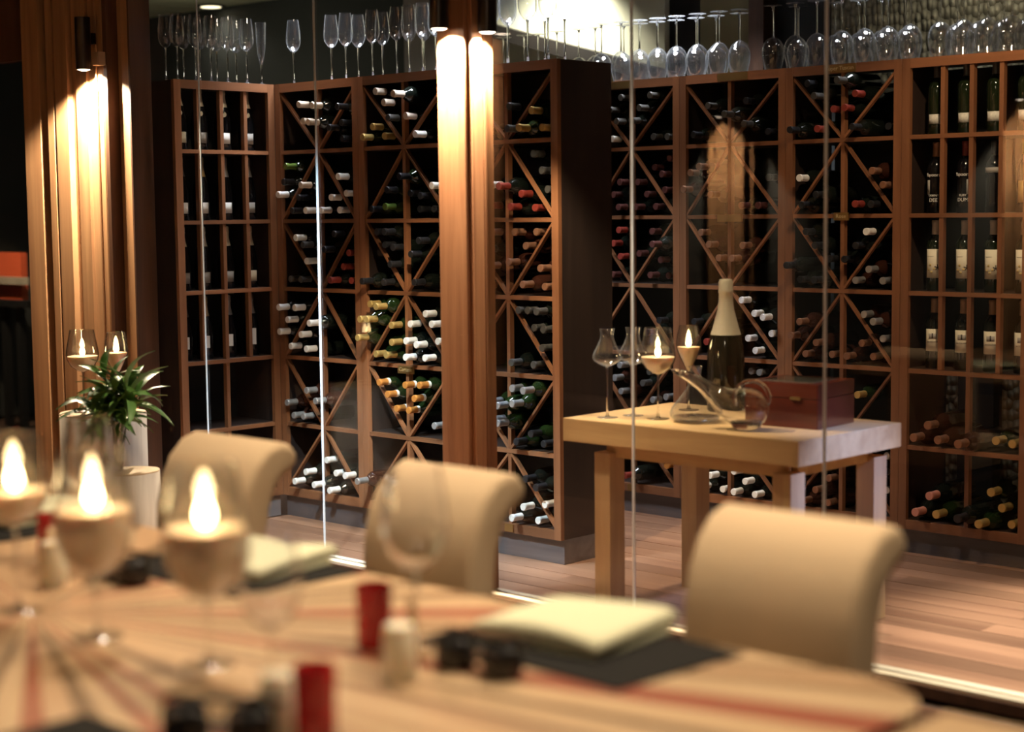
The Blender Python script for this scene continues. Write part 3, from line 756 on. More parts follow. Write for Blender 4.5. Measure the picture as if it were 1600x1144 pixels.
    ('u', 5, [(-3.670,0.571,0.045,'bronze',0),(-3.734,0.514,0.050,'bronze',0),(-3.617,0.514,0.055,'bronze',0),(-3.488,0.514,0.115,'bronze',1),(-3.393,0.521,-0.030,'gold',1),(-3.315,0.514,-0.030,'gold',1)]),
    ('u', 6, [(-3.663,0.270,0.050,'pink',0),(-3.720,0.193,0.050,'pink',0),(-3.618,0.195,0.050,'gold',0),(-3.398,0.309,0.010,'gold',1),(-3.412,0.183,0.080,'gold',1),(-3.359,0.241,-0.030,'gold',1),(-3.315,0.177,-0.030,'gold',1),(-3.488,0.202,0.115,'black',1)]),
]


CAPWORD = {'white': 'white-capped', 'pale': 'pale-capped', 'grey': 'grey-capped', 'black': 'black-capped', 'green': 'green-capped', 'gold': 'gold-capped',
           'orange': 'orange-capped', 'red': 'red-capped', 'brown': 'brown-capped', 'bronze': 'bronze-capped', 'silver': 'silver-capped', 'pink': 'pink-capped',
           'print': 'white print-capped'}
GLASSOF = {'green': 'bottle_green', 'orange': 'bottle_green', 'white': 'bottle_dark', 'bronze': 'bottle_brown', 'silver': 'bottle_brown', 'gold': 'bottle_green'}
for key, row, items in BOTTLES:
    fy = Y2 if key[0] == '2' else Y3
    items = sorted(items)
    for i, (x, z, p, k, half) in enumerate(items):
        lab = '%s bottle, %s from left, %s of %s' % (CAPWORD[k], ORD[i], ROWW[row], RACKLABEL[key])
        big = 1.13 if key == 'u' else 1.0
        b = thing('wine_bottle', lab, 'wine bottle', (x, fy - p + 0.3005 * big, z), 0, 'bottles lying in the wine racks')
        b.rotation_euler = (PI / 2, 0, random.uniform(-0.02, 0.02))
        if big != 1.0: b.scale = (big,) * 3
        gm = GLASSOF.get(k, 'bottle_dark')
        if key in ('2b', '2c') and k in ('black', 'silver') and row in (2, 5): gm = 'bottle_green'
        link('glass_body', bord_me, gm, b)
        link('capsule', caps_me, 'cap_' + k, b)
        if k == 'orange':
            link('neck_label', lathe('neck_label', [(0.0166, 0.218 + 0.014), (0.0166, 0.252)], 18), 'paper_white', b)

# champagne standing in the corner rack
for row in range(4):
    for c, lx in enumerate((0.096, 0.214, 0.352, 0.492)):
        if row == 3 and c == 0: pass
        X, Y = -6.605 - 0.105, 4.682 + lx
        lab = 'champagne bottle standing in the %s, %s cell from left, of the corner rack' % (ROWW[row + 1], ORD[c])
        b = thing('champagne_bottle', lab, 'champagne bottle', (X, Y, SHELF[row] + 0.0095), PI / 2 - 0.45, 'champagne in the corner rack')
        s = 0.93; b.scale = (s, s, s)
        link('glass_body', cham_me, 'bottle_black', b)
        link('foil', cfoil_me, 'foil_champagne' if (row in (0, 2)) else ('cap_grey', 'cap_gold', 'cap_silver', 'cap_silver')[c], b)
        if row == 3:
            tagm = box_me(0.034, 0.003, 0.062 if c < 3 else 0.085, 0.001)
            link('hang_tag', tagm, 'paper_white', b, (0.0, -0.048, 0.06))
        else:
            link('label', label_me(0.0435, 0.035, 0.090, 0.8), ('paper_cream', 'paper_white', 'paper_grey')[(row + (c > 2)) % 3 if row != 0 else (0, 2, 1, 2)[c] % 3], b)
        if row == 0:
            link('neck_seal', lathe('seal', [(0, 0), (0.015, 0), (0.015, 0.002), (0, 0.002)], 16), 'paper_cream', b, (0, -0.0335, 0.185), (PI / 2 - 0.35, 0, 0))

# upright bottles in the right-hand rack
UPX = (-3.728, -3.590, -3.457, -3.318)
for row in range(4):
    for c, X in enumerate(UPX):
        words4 = ('white wine bottle with small speckled label', 'black printed bottle', 'bottle with cream floral label', 'red wine bottle with cream lettered label')[row]
        if row == 1 and c == 2: words4 = 'dark bottle with grey band'
        if row == 1 and c == 3: words4 = 'gold-labelled bottle'
        lab = '%s, %s cell, %s of the upright-bottle rack' % (words4, ORD[c], ROWW[row + 1])
        b = thing('wine_bottle', lab, 'wine bottle', (X, Y3 + 0.105, SHELF[row] + 0.0095), 0.30, 'bottles standing in the right rack')
        gm = ('bottle_olive', 'bottle_black', 'bottle_olive', 'bottle_dark')[row]
        link('glass_body', bord_me, gm, b)
        cm = ('cap_cork', 'cap_brown', 'cap_cork', 'cap_cork')[row]
        if row == 1: cm = ('cap_bronze', 'cap_red', 'cap_black', 'cap_gold')[c]
        if row == 0: cm = 'cap_grey'
        if row == 2: cm = 'cap_pale'
        if row == 3: cm = 'cap_gold'
        link('capsule', caps_me, 'cork_brown' if row == 3 else cm, b)
        r = 0.0375
        if row == 0:
            link('label', label_me(r, 0.045, 0.085, 0.85), 'paper_speckle', b)
        elif row == 1:
            if c < 2:
                t1 = link('lettering', text_me('Vapoora', 0.021, wrap=r + 0.0004), 'ink_white', b, (0, 0, 0.155), (0, 0, -0.25))
                link('lettering', text_me('TAWNY' if c == 0 else 'RUBY', 0.013, wrap=r + 0.0004), 'ink_white', b, (0, 0, 0.070), (0, 0, -0.1))
                link('lettering', text_me('DEE' if c == 0 else 'DUM', 0.022, wrap=r + 0.0004), 'ink_white', b, (0, 0, 0.048), (0, 0, -0.1))
                link('portrait_print', label_me(r, 0.078, 0.140, 0.22), 'ink_grey', b, (0, 0, 0), (0, 0, -0.75 if c == 0 else 0.55))
            elif c == 2:
                link('label', label_me(r, 0.165, 0.187, 1.2), 'paper_grey', b)
            else:
                link('label', label_me(r, 0.04, 0.13, 0.7), 'cap_gold', b)
        elif row == 2:
            lb = link('label', label_me(r, 0.055, 0.178, 0.95), 'paper_cream', b)
            for k5 in range(5):
                a = k5 * 2 * PI / 5
                link('flower_petal', box_me(0.004, 0.0008, 0.013), 'ink_dark', lb, ((r + 0.0015) * math.sin(0.45), -(r + 0.0015) * math.cos(0.45), 0.100), (0, a, 0.45))
            for (aa, zz) in ((-0.55, 0.085), (-0.2, 0.075), (0.1, 0.088), (-0.35, 0.105)):
                link('leaf_print', label_me(r + 0.0006, zz, zz + 0.010, 0.12), 'ink_gold', lb, (0, 0, 0), (0, 0, aa))
            link('lettering_line', label_me(r + 0.0006, 0.146, 0.148, 0.38), 'ink_grey', lb, (0, 0, 0), (0, 0, -0.35))
        else:
            lb = link('label', label_me(r, 0.075, 0.170, 0.95), 'paper_cream', b)
            link('lettering', text_me('LA COLONIA', 0.0085, wrap=r + 0.0012), 'ink_dark', lb, (0, 0, 0.112))
            link('crest_print', label_me(r + 0.0006, 0.128, 0.150, 0.45), 'ink_grey', lb)
            link('crest_print', label_me(r + 0.0010, 0.130, 0.152, 0.08), 'ink_dark', lb)

# ------------------------------------------------------------------ stemware
def rev(prof):
    return [(r, z) for r, z in prof]


def shell(outer, t=0.0012):
    """outer bowl profile bottom-to-rim; returns a closed thin shell"""
    m = len(outer)
    inner = [(max(r - t * (1 + 1.5 * max(0, 1 - i / 3)), 0.0), z + (0.004 if i == 0 else 0.0025 if i == 1 else 0.0012 if i == 2 else 0)) for i, (r, z) in enumerate(outer)]
    return [(0.0, outer[0][1])] + outer + inner[::-1] + [(0.0, inner[0][1])]


BOWLS = {
    'wine': ([(0.004, 0.155), (0.016, 0.162), (0.028, 0.178), (0.0345, 0.198), (0.0355, 0.215), (0.034, 0.245), (0.030, 0.280), (0.0265, 0.310)], 0.156, 0.034, 0.31),
    'burgundy': ([(0.005, 0.140), (0.022, 0.147), (0.040, 0.165), (0.050, 0.190), (0.052, 0.210), (0.049, 0.240), (0.042, 0.270), (0.037, 0.293)], 0.142, 0.042, 0.293),
    'flute': ([(0.004, 0.095), (0.010, 0.110), (0.018, 0.150), (0.022, 0.200), (0.024, 0.250), (0.026, 0.300)], 0.096, 0.030, 0.30),
    'goblet': ([(0.005, 0.165), (0.025, 0.172), (0.048, 0.190), (0.063, 0.216), (0.067, 0.238), (0.064, 0.262), (0.056, 0.300), (0.049, 0.340)], 0.167, 0.043, 0.34),
    'tulip': ([(0.005, 0.150), (0.016, 0.168), (0.034, 0.205), (0.047, 0.240), (0.049, 0.256), (0.045, 0.290), (0.036, 0.330)], 0.152, 0.040, 0.33),
    'diamond': ([(0.005, 0.190), (0.028, 0.200), (0.050, 0.214), (0.055, 0.228), (0.050, 0.246), (0.034, 0.276), (0.025, 0.300), (0.024, 0.315), (0.029, 0.335)], 0.192, 0.040, 0.335),
    'balloon': ([(0.005, 0.110), (0.028, 0.117), (0.050, 0.138), (0.066, 0.172), (0.071, 0.208), (0.068, 0.245), (0.060, 0.290), (0.052, 0.340)], 0.112, 0.046, 0.34),
    'large': ([(0.005, 0.130), (0.025, 0.137), (0.045, 0.158), (0.056, 0.190), (0.058, 0.215), (0.054, 0.255), (0.046, 0.31)], 0.132, 0.042, 0.31),
}


def stem_me(kind):
    top = BOWLS[kind][1]
    return lathe('stem_' + kind, [(0.0, 0.004), (0.010, 0.004), (0.0055, 0.012), (0.0036, 0.03), (0.0034, top * 0.6), (0.0042, top - 0.01), (0.006, top + 0.003), (0.0, top + 0.003)], 12)


def foot_me(kind):
    f = BOWLS[kind][2]
    return lathe('foot_' + kind, [(0.0, 0.0), (f * 0.95, 0.0), (f, 0.0008), (f * 0.97, 0.0022), (f * 0.5, 0.0038), (0.012, 0.0060), (0.0, 0.0062)], 24)


def glass(name, kind, label, cat, loc, group=None, inverted=False, scale=1.0, bowl='brightened_glass'):
    g = thing(name, label, cat, loc, random.uniform(0, 6), group)
    if inverted:
        g.rotation_euler = (PI, 0, 0); g.location.z += BOWLS[kind][3] * scale
    if scale != 1.0: g.scale = (scale,) * 3
    link('bowl', lathe('bowl_' + kind, shell(BOWLS[kind][0]), 28), bowl, g)
    link('stem', stem_me(kind), 'crystal', g)
    link('foot', foot_me(kind), 'brightened_glass' if bowl == 'brightened_glass' else 'stemware_glass', g)
    return g


TOPZ = 2.1205
GR = 'upright wine glasses on the champagne rack'
ck = sorted([(-6.655, 4.743), (-6.655, 4.846), (-6.655, 4.935), (-6.655, 5.032), (-6.655, 5.147),
             (-6.755, 4.749), (-6.755, 4.850), (-6.755, 4.944), (-6.755, 5.043), (-6.755, 5.160)], key=lambda q: q[1] - (q[0] + 6.655))
for i, (x, y) in enumerate(ck):
    glass('wine_glass', 'wine', 'upright wine glass, %s from left on top of the champagne rack' % ORD[i], 'wine glass', (x, y, TOPZ - 0.001), GR)
glass('champagne_flute', 'flute', 'slim champagne flute standing alone above the corner of the racks', 'champagne flute', (-6.655, 5.235, TOPZ - 0.001))
glass('wine_glass', 'wine', 'lone wine glass right of the champagne flute above the corner', 'wine glass', (-6.542, 5.345, TOPZ - 0.001))
g2 = [(-6.255, 5.34), (-6.151, 5.34), (-6.165, 5.43), (-5.964, 5.34), (-6.005, 5.44), (-5.798, 5.34), (-5.811, 5.43), (-5.715, 5.34), (-5.626, 5.34), (-5.541, 5.34), (-5.721, 5.44)]
for i, (x, y) in enumerate(sorted(g2, key=lambda q: q[0] / q[1])):
    glass('wine_glass', 'wine', 'upright wine glass, %s from left in the row left of the post' % ORD[i], 'wine glass', (x, y, TOPZ - 0.001), 'upright wine glasses left of the post')
g2b = [(-5.198, 5.345), (-5.103, 5.345), (-4.985, 5.345), (-4.969, 5.435), (-4.868, 5.345), (-4.86, 5.44), (-5.19, 5.44)]
for i, (x, y) in enumerate(sorted(g2b, key=lambda q: q[0] / q[1])):
    glass('wine_glass', 'wine', 'tall wine glass, %s from left in the row right of the post' % ORD[i], 'wine glass', (x, y, TOPZ - 0.001), 'upright wine glasses right of the post', scale=1.14)
g3 = [(-5.572, 6.51), (-5.527, 6.63), (-5.445, 6.51), (-5.425, 6.63), (-5.330, 6.51), (-5.315, 6.63), (-5.215, 6.51), (-5.205, 6.64), (-5.100, 6.51), (-5.085, 6.64), (-4.975, 6.51),
      (-4.965, 6.64), (-4.850, 6.51), (-4.830, 6.64), (-4.740, 6.52)]
for i, (x, y) in enumerate(sorted(g3, key=lambda q: q[0] / q[1])):
    glass('wine_glass', 'burgundy', 'upside-down balloon glass, %s from left over the two left back racks' % ORD[i], 'wine glass', (x, y, TOPZ - 0.001), 'balloon glasses upside down on the back racks', True)
g3b = [(-4.545, 6.51), (-4.490, 6.63), (-4.425, 6.51), (-4.310, 6.51), (-4.300, 6.64), (-4.180, 6.51), (-4.175, 6.64), (-4.065, 6.51), (-4.060, 6.64), (-3.955, 6.52), (-3.945, 6.65), (-3.845, 6.52)]
for i, (x, y) in enumerate(sorted(g3b, key=lambda q: q[0] / q[1])):
    glass('wine_glass', 'burgundy', 'upside-down balloon glass, %s from left over the third back rack' % ORD[i], 'wine glass', (x, y, TOPZ - 0.001), 'balloon glasses upside down on the third rack', True)
g3c = [(-3.703, 6.52), (-3.595, 6.52), (-3.690, 6.64), (-3.590, 6.64), (-3.485, 6.52), (-3.480, 6.65), (-3.378, 6.52), (-3.372, 6.65), (-3.28, 6.53)]
for i, (x, y) in enumerate(sorted(g3c, key=lambda q: q[0] / q[1])):
    glass('wine_glass', 'burgundy', 'upside-down balloon glass, %s from left over the upright-bottle rack' % ORD[i], 'wine glass', (x, y, TOPZ - 0.001), 'balloon glasses upside down on the right rack', True)
g3d = [(-6.33, 6.60), (-6.18, 6.60), (-6.10, 6.62), (-5.95, 6.60), (-5.80, 6.60), (-5.69, 6.60)]
shelf_b = rack('b', 'back rack hidden behind the dark side panel', (-6.55, Y3, 0), 0, 0.915, [0.4575], diag=False)
for i, (x, y) in enumerate(g3d):
    glass('wine_glass', 'burgundy', 'upside-down balloon glass, %s from left behind the tall glasses' % ORD[i], 'wine glass', (x, y, TOPZ - 0.001), 'balloon glasses behind the tall glasses', True)

# ------------------------------------------------------------------ candles
def wax_me(kind, fill):
    prof = [(max(r - 0.0035, 0.002), z + 0.002) for r, z in BOWLS[kind][0]]
    pts = [(0, prof[0][1])]
    for (r0, z0), (r1, z1) in zip(prof, prof[1:]):
        pts.append((r0, z0))
        if z1 > fill:
            f = (fill - z0) / (z1 - z0); pts.append((r0 + (r1 - r0) * f, fill)); break
    pts.append((pts[-1][0] * 0.6, fill - 0.0015)); pts.append((0, fill - 0.003))
    return lathe('wax_%s_%.3f' % (kind, fill), pts, 28)


FLAME = [(0, 0), (0.0045, 0.003), (0.0075, 0.010), (0.0078, 0.017), (0.0058, 0.028), (0.003, 0.038), (0, 0.046)]


def candle_glass(kind, label, loc, power, fill=None, fs=1.0):
    g = glass('candle_goblet', kind, label, 'candle', loc, 'candles in stemmed glasses', bowl='stemware_glass')
    f = fill or {'goblet': 0.232, 'tulip': 0.246, 'balloon': 0.232}[kind]
    link('wax', wax_me(kind, f), 'wax', g)
    link('wick', lathe('wick', [(0, 0), (0.001, 0), (0.001, 0.008), (0, 0.008)], 6), 'wick', g, (0, 0, f - 0.003))
    link('flame', lathe('flame', FLAME, 14), 'flame_glow', g, (0, 0, f + 0.001), (0, 0, 0), (fs * 1.15, fs * 1.15, fs * 0.80))
    light('candle_light', 'POINT', (0, 0, f + 0.026), power, (1.0, 0.60, 0.27), 0.008, None, parent=g)
    return g


# ------------------------------------------------------------------ serving table behind the glass
tb = thing('serving_table', 'pale oak serving table behind the glass wall', 'table', (-3.725, 5.06, 0))
link('tabletop', box_me(1.055, 0.655, 0.088, 0.004), 'oak_table', tb, (0, 0, 0.632))
for sx, sy in ((-1, -1), (1, -1), (1, 1), (-1, 1)):
    link('leg', box_me(0.075, 0.085, 0.60, 0.003), 'oak_leg', tb, (sx * (0.385 if sx < 0 else 0.445) + (0.03 if sx < 0 else 0.0), sy * 0.262, 0))
for sy in (-1, 1):
    link('apron', box_me(0.80, 0.02, 0.05), 'oak_table', tb, (0.04, sy * 0.262, 0.582))
for sx in (-0.355, 0.445):
    link('apron', box_me(0.02, 0.45, 0.05), 'oak_table', tb, (sx, 0, 0.582))
TZ = 0.7205
glass('tasting_glass', 'diamond', 'diamond-bowled tasting glass at the left end of the serving table', 'glass', (-4.120, 4.835, TZ))
glass('tasting_glass', 'diamond', 'diamond-bowled tasting glass beside the pane joint on the serving table', 'glass', (-4.085, 4.945, TZ))
candle_glass('goblet', 'lit candle in a round goblet on the serving table', (-3.949, 4.925, TZ), 14.0, None, 1.25)
candle_glass('tulip', 'lit candle in a narrow tulip glass behind the decanter', (-4.03, 5.215, TZ), 14.0, None, 1.25)

DEC = [(0.012, 0.004), (0.045, 0.002), (0.075, 0.006), (0.092, 0.020), (0.095, 0.034), (0.086, 0.055), (0.062, 0.085), (0.038, 0.115), (0.024, 0.145), (0.019, 0.172), (0.021, 0.192), (0.026, 0.205)]
dk = thing('decanter', 'wide-based clear wine decanter in the middle of the serving table', 'decanter', (-3.790, 4.945, TZ))
link('body', lathe('decanter', [(0, 0.003)] + DEC + [(r - 0.002, z) for r, z in DEC[::-1]] + [(0, 0.007)], 36), 'brightened_glass', dk)
link('wine_lees', lathe('dec_base', [(0, 0.008), (0.07, 0.008), (0.085, 0.020), (0.0, 0.022)], 32), 'crystal', dk)

# duck-shaped decanter: spout up to the left, round body, ring handle
dd = thing('duck_decanter', 'duck-shaped glass decanter with ring handle beside the wooden box', 'decanter', (-3.535, 4.872, TZ), 0.0)
ax = Vector((0.72, 0.30, 0.0)).normalized()      # from spout to body
pts, rad = [], []
for s, h, r in ((-0.255, 0.206, 0.004), (-0.235, 0.200, 0.010), (-0.205, 0.190, 0.016), (-0.165, 0.170, 0.021), (-0.125, 0.145, 0.027), (-0.09, 0.118, 0.038), (-0.055, 0.095, 0.054),
                (-0.02, 0.083, 0.067), (0.02, 0.078, 0.073), (0.055, 0.078, 0.068), (0.08, 0.080, 0.052), (0.094, 0.082, 0.032), (0.100, 0.083, 0.010)):
    pts.append(tuple(ax * s + Vector((0, 0, h)))); rad.append(r)
duck = tube_me('duck_body', pts, rad, 24)
inn = tube_me('duck_inner', pts[1:], [max(r - 0.0035, 0.001) for r in rad[1:]], 24)
bmd = bmesh.new(); bmd.from_mesh(inn); bmesh.ops.reverse_faces(bmd, faces=bmd.faces); bmd.from_mesh(duck)
bmd.to_mesh(duck); bmd.free()
link('body', duck, 'crystal', dd)
ring = []
for k in range(18):
    a = -0.35 + k / 17 * (PI + 0.9)
    ring.append(tuple(ax * (0.040 + 0.062 * math.cos(a)) + Vector((0, 0, 0.112 + 0.060 * math.sin(a)))))
link('handle', tube_me('duck_ring', ring, 0.0075, 12), 'crystal', dd)
link('base_glass', lathe('duck_base', [(0, 0.0), (0.03, 0.0), (0.05, 0.010), (0.056, 0.026), (0, 0.030)], 24), 'crystal', dd, tuple(ax * 0.02))

mg = thing('champagne_bottle', 'oversized champagne bottle with pale gold foil on the serving table', 'champagne bottle', (-3.905, 5.285, TZ), 0.5)
mg.scale = (1.66, 1.66, 1.57)
link('glass_body', cham_me, 'bottle_dark', mg)
link('foil', lathe('big_foil', [(0.0352, 0.188), (0.0300, 0.206), (0.0250, 0.226), (0.0196, 0.248), (0.0166, 0.270), (0.0160, 0.288), (0.0172, 0.290), (0.0172, 0.296), (0.0164, 0.298), (0.0168, 0.316), (0.014, 0.323), (0, 0.324)], 24), 'foil_champagne', mg)

bx = thing('wooden_box', 'dark red lacquered wooden box on the right of the serving table', 'box', (-3.468, 5.140, TZ), 0.08)
link('box_body', box_me(0.295, 0.27, 0.105, 0.003), 'lacquer_red', bx)
lid = link('lid', box_me(0.295, 0.27, 0.052, 0.003), 'lacquer_red', bx, (0, 0, 0.107))
link('lid_glass', box_me(0.205, 0.18, 0.004), 'smoky_glass', lid, (0, 0, 0.0525))
link('lid_insert', box_me(0.205, 0.18, 0.002), 'paper_grey', lid, (0, 0, 0.0505))
link('clasp', box_me(0.042, 0.006, 0.012, 0.002), 'brass', bx, (0.06, -0.137, 0.100))

# ------------------------------------------------------------------ dining table with star-laid planks
TC = (-2.863, 1.671)
HL, HW, RC = 1.59, 0.648, 0.16


def edge_at(a):
    d = Vector((math.cos(a), math.sin(a)))
    lo, hi = 0.0, 3.0
    for _ in range(40):
        m = (lo + hi) / 2; p = d * m
        qx, qy = abs(p.x) - (HL - RC), abs(p.y) - (HW - RC)
        sd = math.hypot(max(qx, 0), max(qy, 0)) + min(max(qx, qy), 0) - RC
        if sd < 0: lo = m
        else: hi = m
    return d * lo


dt = thing('dining_table', 'long dining table top with planks laid in a star', 'table', (TC[0], TC[1], 0), 0)
ANG = []
a = 0.0
rnd = random.Random(11)
# star of tapering planks: broad tan ones with thin dark and red ones let in between
while a < 2 * PI - 1e-6:
    w = (0.038 + 0.085 * abs(math.sin(a)) ** 1.3) * rnd.uniform(0.7, 1.5)
    ANG.append((a, min(a + w, 2 * PI), 'top_tan' if rnd.random() < 0.55 else 'top_honey')); a += w
    if rnd.random() < 0.72 and a < 2 * PI - 0.05:
        w *= rnd.uniform(0.32, 0.9)
        ANG.append((a, a + w, 'top_brown' if rnd.random() < 0.58 else 'top_red')); a += w
for i, (a0, a1, mat) in enumerate(ANG):
    m = (a0 + a1) / 2
    ca, sa = math.cos(-m), math.sin(-m)
    ring = [Vector((0.0, 0.0))]
    ns = max(2, int((a1 - a0) / 0.012))
    for j in range(ns + 1):
        ring.append(edge_at(a0 + (a1 - a0) * (0.004 + 0.992 * j / ns)))
    pts = [(p.x * ca - p.y * sa, p.x * sa + p.y * ca) for p in ring]
    me = prism_me('star_plank_%d' % i, pts, 0.714, 0.750 + rnd.uniform(-0.0004, 0.0004))
    link('plank', me, mat, dt, (0, 0, 0), (0, 0, m))
rim = [tuple(edge_at(2 * PI * i / 96) * 0.97) for i in range(96)]
link('underframe', prism_me('underframe', rim, 0.66, 0.713), 'dark_frame', dt)
for sx in (-1, 1):
    for sy in (-1, 1):
        link('leg', box_me(0.09, 0.09, 0.66, 0.004), 'oak_leg', dt, (sx * 1.35, sy * 0.42, 0))
d2 = thing('dining_table', 'neighbouring plank table at the lower right edge', 'table', (-0.72, 1.66, 0))
for i in range(8):
    link('plank', box_me(1.05, 0.142, 0.036, 0.002), ('top_tan', 'top_honey')[i % 2], d2, (0, -0.501 + i * 0.1435, 0.712))
for sx in (-1, 1):
    for sy in (-1, 1):
        link('leg', box_me(0.08, 0.08, 0.712, 0.004), 'oak_leg', d2, (sx * 0.42, sy * 0.42, 0))

# ------------------------------------------------------------------ chairs with rolled backs
BACK = [(0.0, 0.43), (0.0, 0.60), (0.006, 0.70), (0.022, 0.77), (0.052, 0.83), (0.095, 0.872), (0.140, 0.887), (0.178, 0.877), (0.200, 0.850), (0.199, 0.824), (0.180, 0.807), (0.152, 0.795),
        (0.126, 0.768), (0.107, 0.72), (0.097, 0.66), (0.092, 0.58), (0.092, 0.43)]


def chair_parts(c, width):
    k = ('chair_back', width)
    if k not in CACHE:
        bm = bmesh.new()
        n = len(BACK)
        A = [bm.verts.new((-width / 2, y, z)) for y, z in BACK]; B = [bm.verts.new((width / 2, y, z)) for y, z in BACK]
        for i in range(n):
            bm.faces.new((A[i], A[(i + 1) % n], B[(i + 1) % n], B[i]))
        fa = bm.faces.new(A[::-1]); fb = bm.faces.new(B)
        bmesh.ops.recalc_face_normals(bm, faces=bm.faces)
        es = [e for e in bm.edges if (e in fa.edges or e in fb.edges)]
        bmesh.ops.bevel(bm, geom=es, offset=0.024, segments=4, affect='EDGES', profile=0.5, clamp_overlap=True)
        me = bpy.data.meshes.new('chair_back'); bm.to_mesh(me); bm.free()
        for p in me.polygons: p.use_smooth = True
        me.set_sharp_from_angle(angle=math.radians(55))
        CACHE[k] = me
    link('backrest', CACHE[k], 'chair_fabric', c)
    link('seat', box_me(width, 0.46, 0.11, 0.03), 'chair_fabric', c, (0, -0.145, 0.375))
    link('seat_frame', box_me(width - 0.03, 0.44, 0.06, 0.005), 'dark_frame', c, (0, -0.145, 0.315))
    for sx in (-1, 1):
        link('leg', box_me(0.045, 0.045, 0.33, 0.004), 'dark_frame', c, (sx * (width / 2 - 0.05), -0.33, 0))
        link('leg', box_me(0.045, 0.045, 0.43, 0.004), 'dark_frame', c, (sx * (width / 2 - 0.05), 0.045, 0))


for x, y, w, lab in ((-3.705, 2.655, 0.395, 'beige rolled-back dining chair behind the brightest candles at left'), (-2.862, 2.655, 0.375, 'beige rolled-back dining chair below the wooden post'),
                     (-1.876, 2.655, 0.408, 'beige rolled-back dining chair nearest the right edge')):
    c = thing('dining_chair', lab, 'chair', (x, y, 0), 0, 'rolled-back dining chairs along the table')
    chair_parts(c, w)
    c.scale = (1, 1, 1.013)

# ------------------------------------------------------------------ table setting
TT = 0.7505


def placemat(x, y, label, rz=0.0):
    m = thing('placemat', label, 'placemat', (x, y, TT), rz, 'charcoal placemats')
    link('woven_mat', box_me(0.475, 0.315, 0.003, 0.001), 'mat_charcoal', m)
    link('hem', box_me(0.475, 0.012, 0.0036, 0.001), 'mat_charcoal', m, (0, -0.151, 0))
    link('hem', box_me(0.475, 0.012, 0.0036, 0.001), 'mat_charcoal', m, (0, 0.151, 0))


def napkin_me(seed):
    k = ('napkin', seed)
    if k in CACHE: return CACHE[k]
    r = random.Random(seed)
    nx, ny = 16, 14
    W2, D2 = 0.135, 0.125
    ph = r.uniform(0, 6)
    top, bot = [], []
    for j in range(ny + 1):
        for i in range(nx + 1):
            u, v = i / nx * 2 - 1, j / ny * 2 - 1
            x = W2 * u * (1 - 0.03 * v); y = D2 * v * (1 + 0.05 * u)
            e = min(1, (1 - abs(u)) * 6) * 0.5 + min(1, (1 - abs(v)) * 6) * 0.5
            z = 0.014 * (1 - (1 - e) ** 2) + 0.006 * math.sin(2.2 * u + ph) * (1 - v * 0.4) + 0.008 * max(0, u) * (1 + v) * 0.5 + 0.003
            top.append((x, y, max(z, 0.002) + 0.006)); bot.append((x, y, 0.0))
    n = (nx + 1) * (ny + 1)
    fs = []
    for j in range(ny):
        for i in range(nx):
            q = j * (nx + 1) + i
            fs.append((q, q + 1, q + nx + 2, q + nx + 1)); fs.append((n + q + 1, n + q, n + q + nx + 1, n + q + nx + 2))
    bd = [i for i in range(nx + 1)] + [j * (nx + 1) + nx for j in range(1, ny + 1)] + [ny * (nx + 1) + i for i in range(nx - 1, -1, -1)] + [j * (nx + 1) for j in range(ny - 1, 0, -1)]
    for a, b in zip(bd, bd[1:] + bd[:1]): fs.append((b, a, n + a, n + b))
    CACHE[k] = mesh('napkin', top + bot, fs, True)
    return CACHE[k]


def napkin(x, y, rz, label, seed):
    m = thing('napkin', label, 'napkin', (x, y, TT + 0.0036), rz, 'folded cream napkins')
    link('lower_fold', box_me(0.255, 0.235, 0.010, 0.004), 'napkin', m, (0.004, -0.004, 0))
    link('upper_fold', napkin_me(seed), 'napkin', m, (-0.004, 0.004, 0.0115))


placemat(-1.905, 2.155, 'charcoal placemat in front of the right-hand chair', -0.05)
placemat(-2.880, 2.150, 'charcoal placemat in front of the middle chair', 0.02)
placemat(-3.760, 2.140, 'charcoal placemat in front of the left-hand chair', 0.0)
placemat(-1.955, 1.205, 'charcoal placemat at the bottom edge of the picture', 0.0)
napkin(-1.955, 2.205, 0.10, 'folded cream napkin on the placemat of the right-hand chair', 3)
napkin(-2.860, 2.190, 0.16, 'folded cream napkin on the placemat of the middle chair', 5)
napkin(-3.78, 2.18, 0.1, 'folded cream napkin on the placemat of the left-hand chair', 8)


def pot_pair(x, y, label, rz):
    """two small joined black dip pots with a dark bridge between them"""
    m = thing('dip_pot_pair', label, 'dip pots', (x, y, TT), rz, 'black dip-pot pairs')
    m.scale = (1.12, 1.12, 1.12)
    pr = [(0, 0.0), (0.024, 0.0), (0.029, 0.004), (0.031, 0.022), (0.029, 0.044), (0.0265, 0.046), (0.026, 0.040), (0.0, 0.036)]
    for sx in (-1, 1):
        link('pot', lathe('dip_pot', pr, 24), 'pot_black', m, (sx * 0.044, 0, 0))
    link('bridge', box_me(0.03, 0.018, 0.012, 0.003), 'pot_black', m, (0, 0, 0.016))
    link('handle', box_me(0.16, 0.012, 0.006, 0.002), 'pot_black', m, (0, 0.03, 0.046))


pot_pair(-1.918, 1.925, 'pair of black dip pots before the right-hand placemat', 0.10)
pot_pair(-2.965, 1.93, 'pair of black dip pots before the middle placemat', 0.1)
pot_pair(-1.935, 1.415, 'pair of black dip pots at the bottom edge of the picture', 0.55)


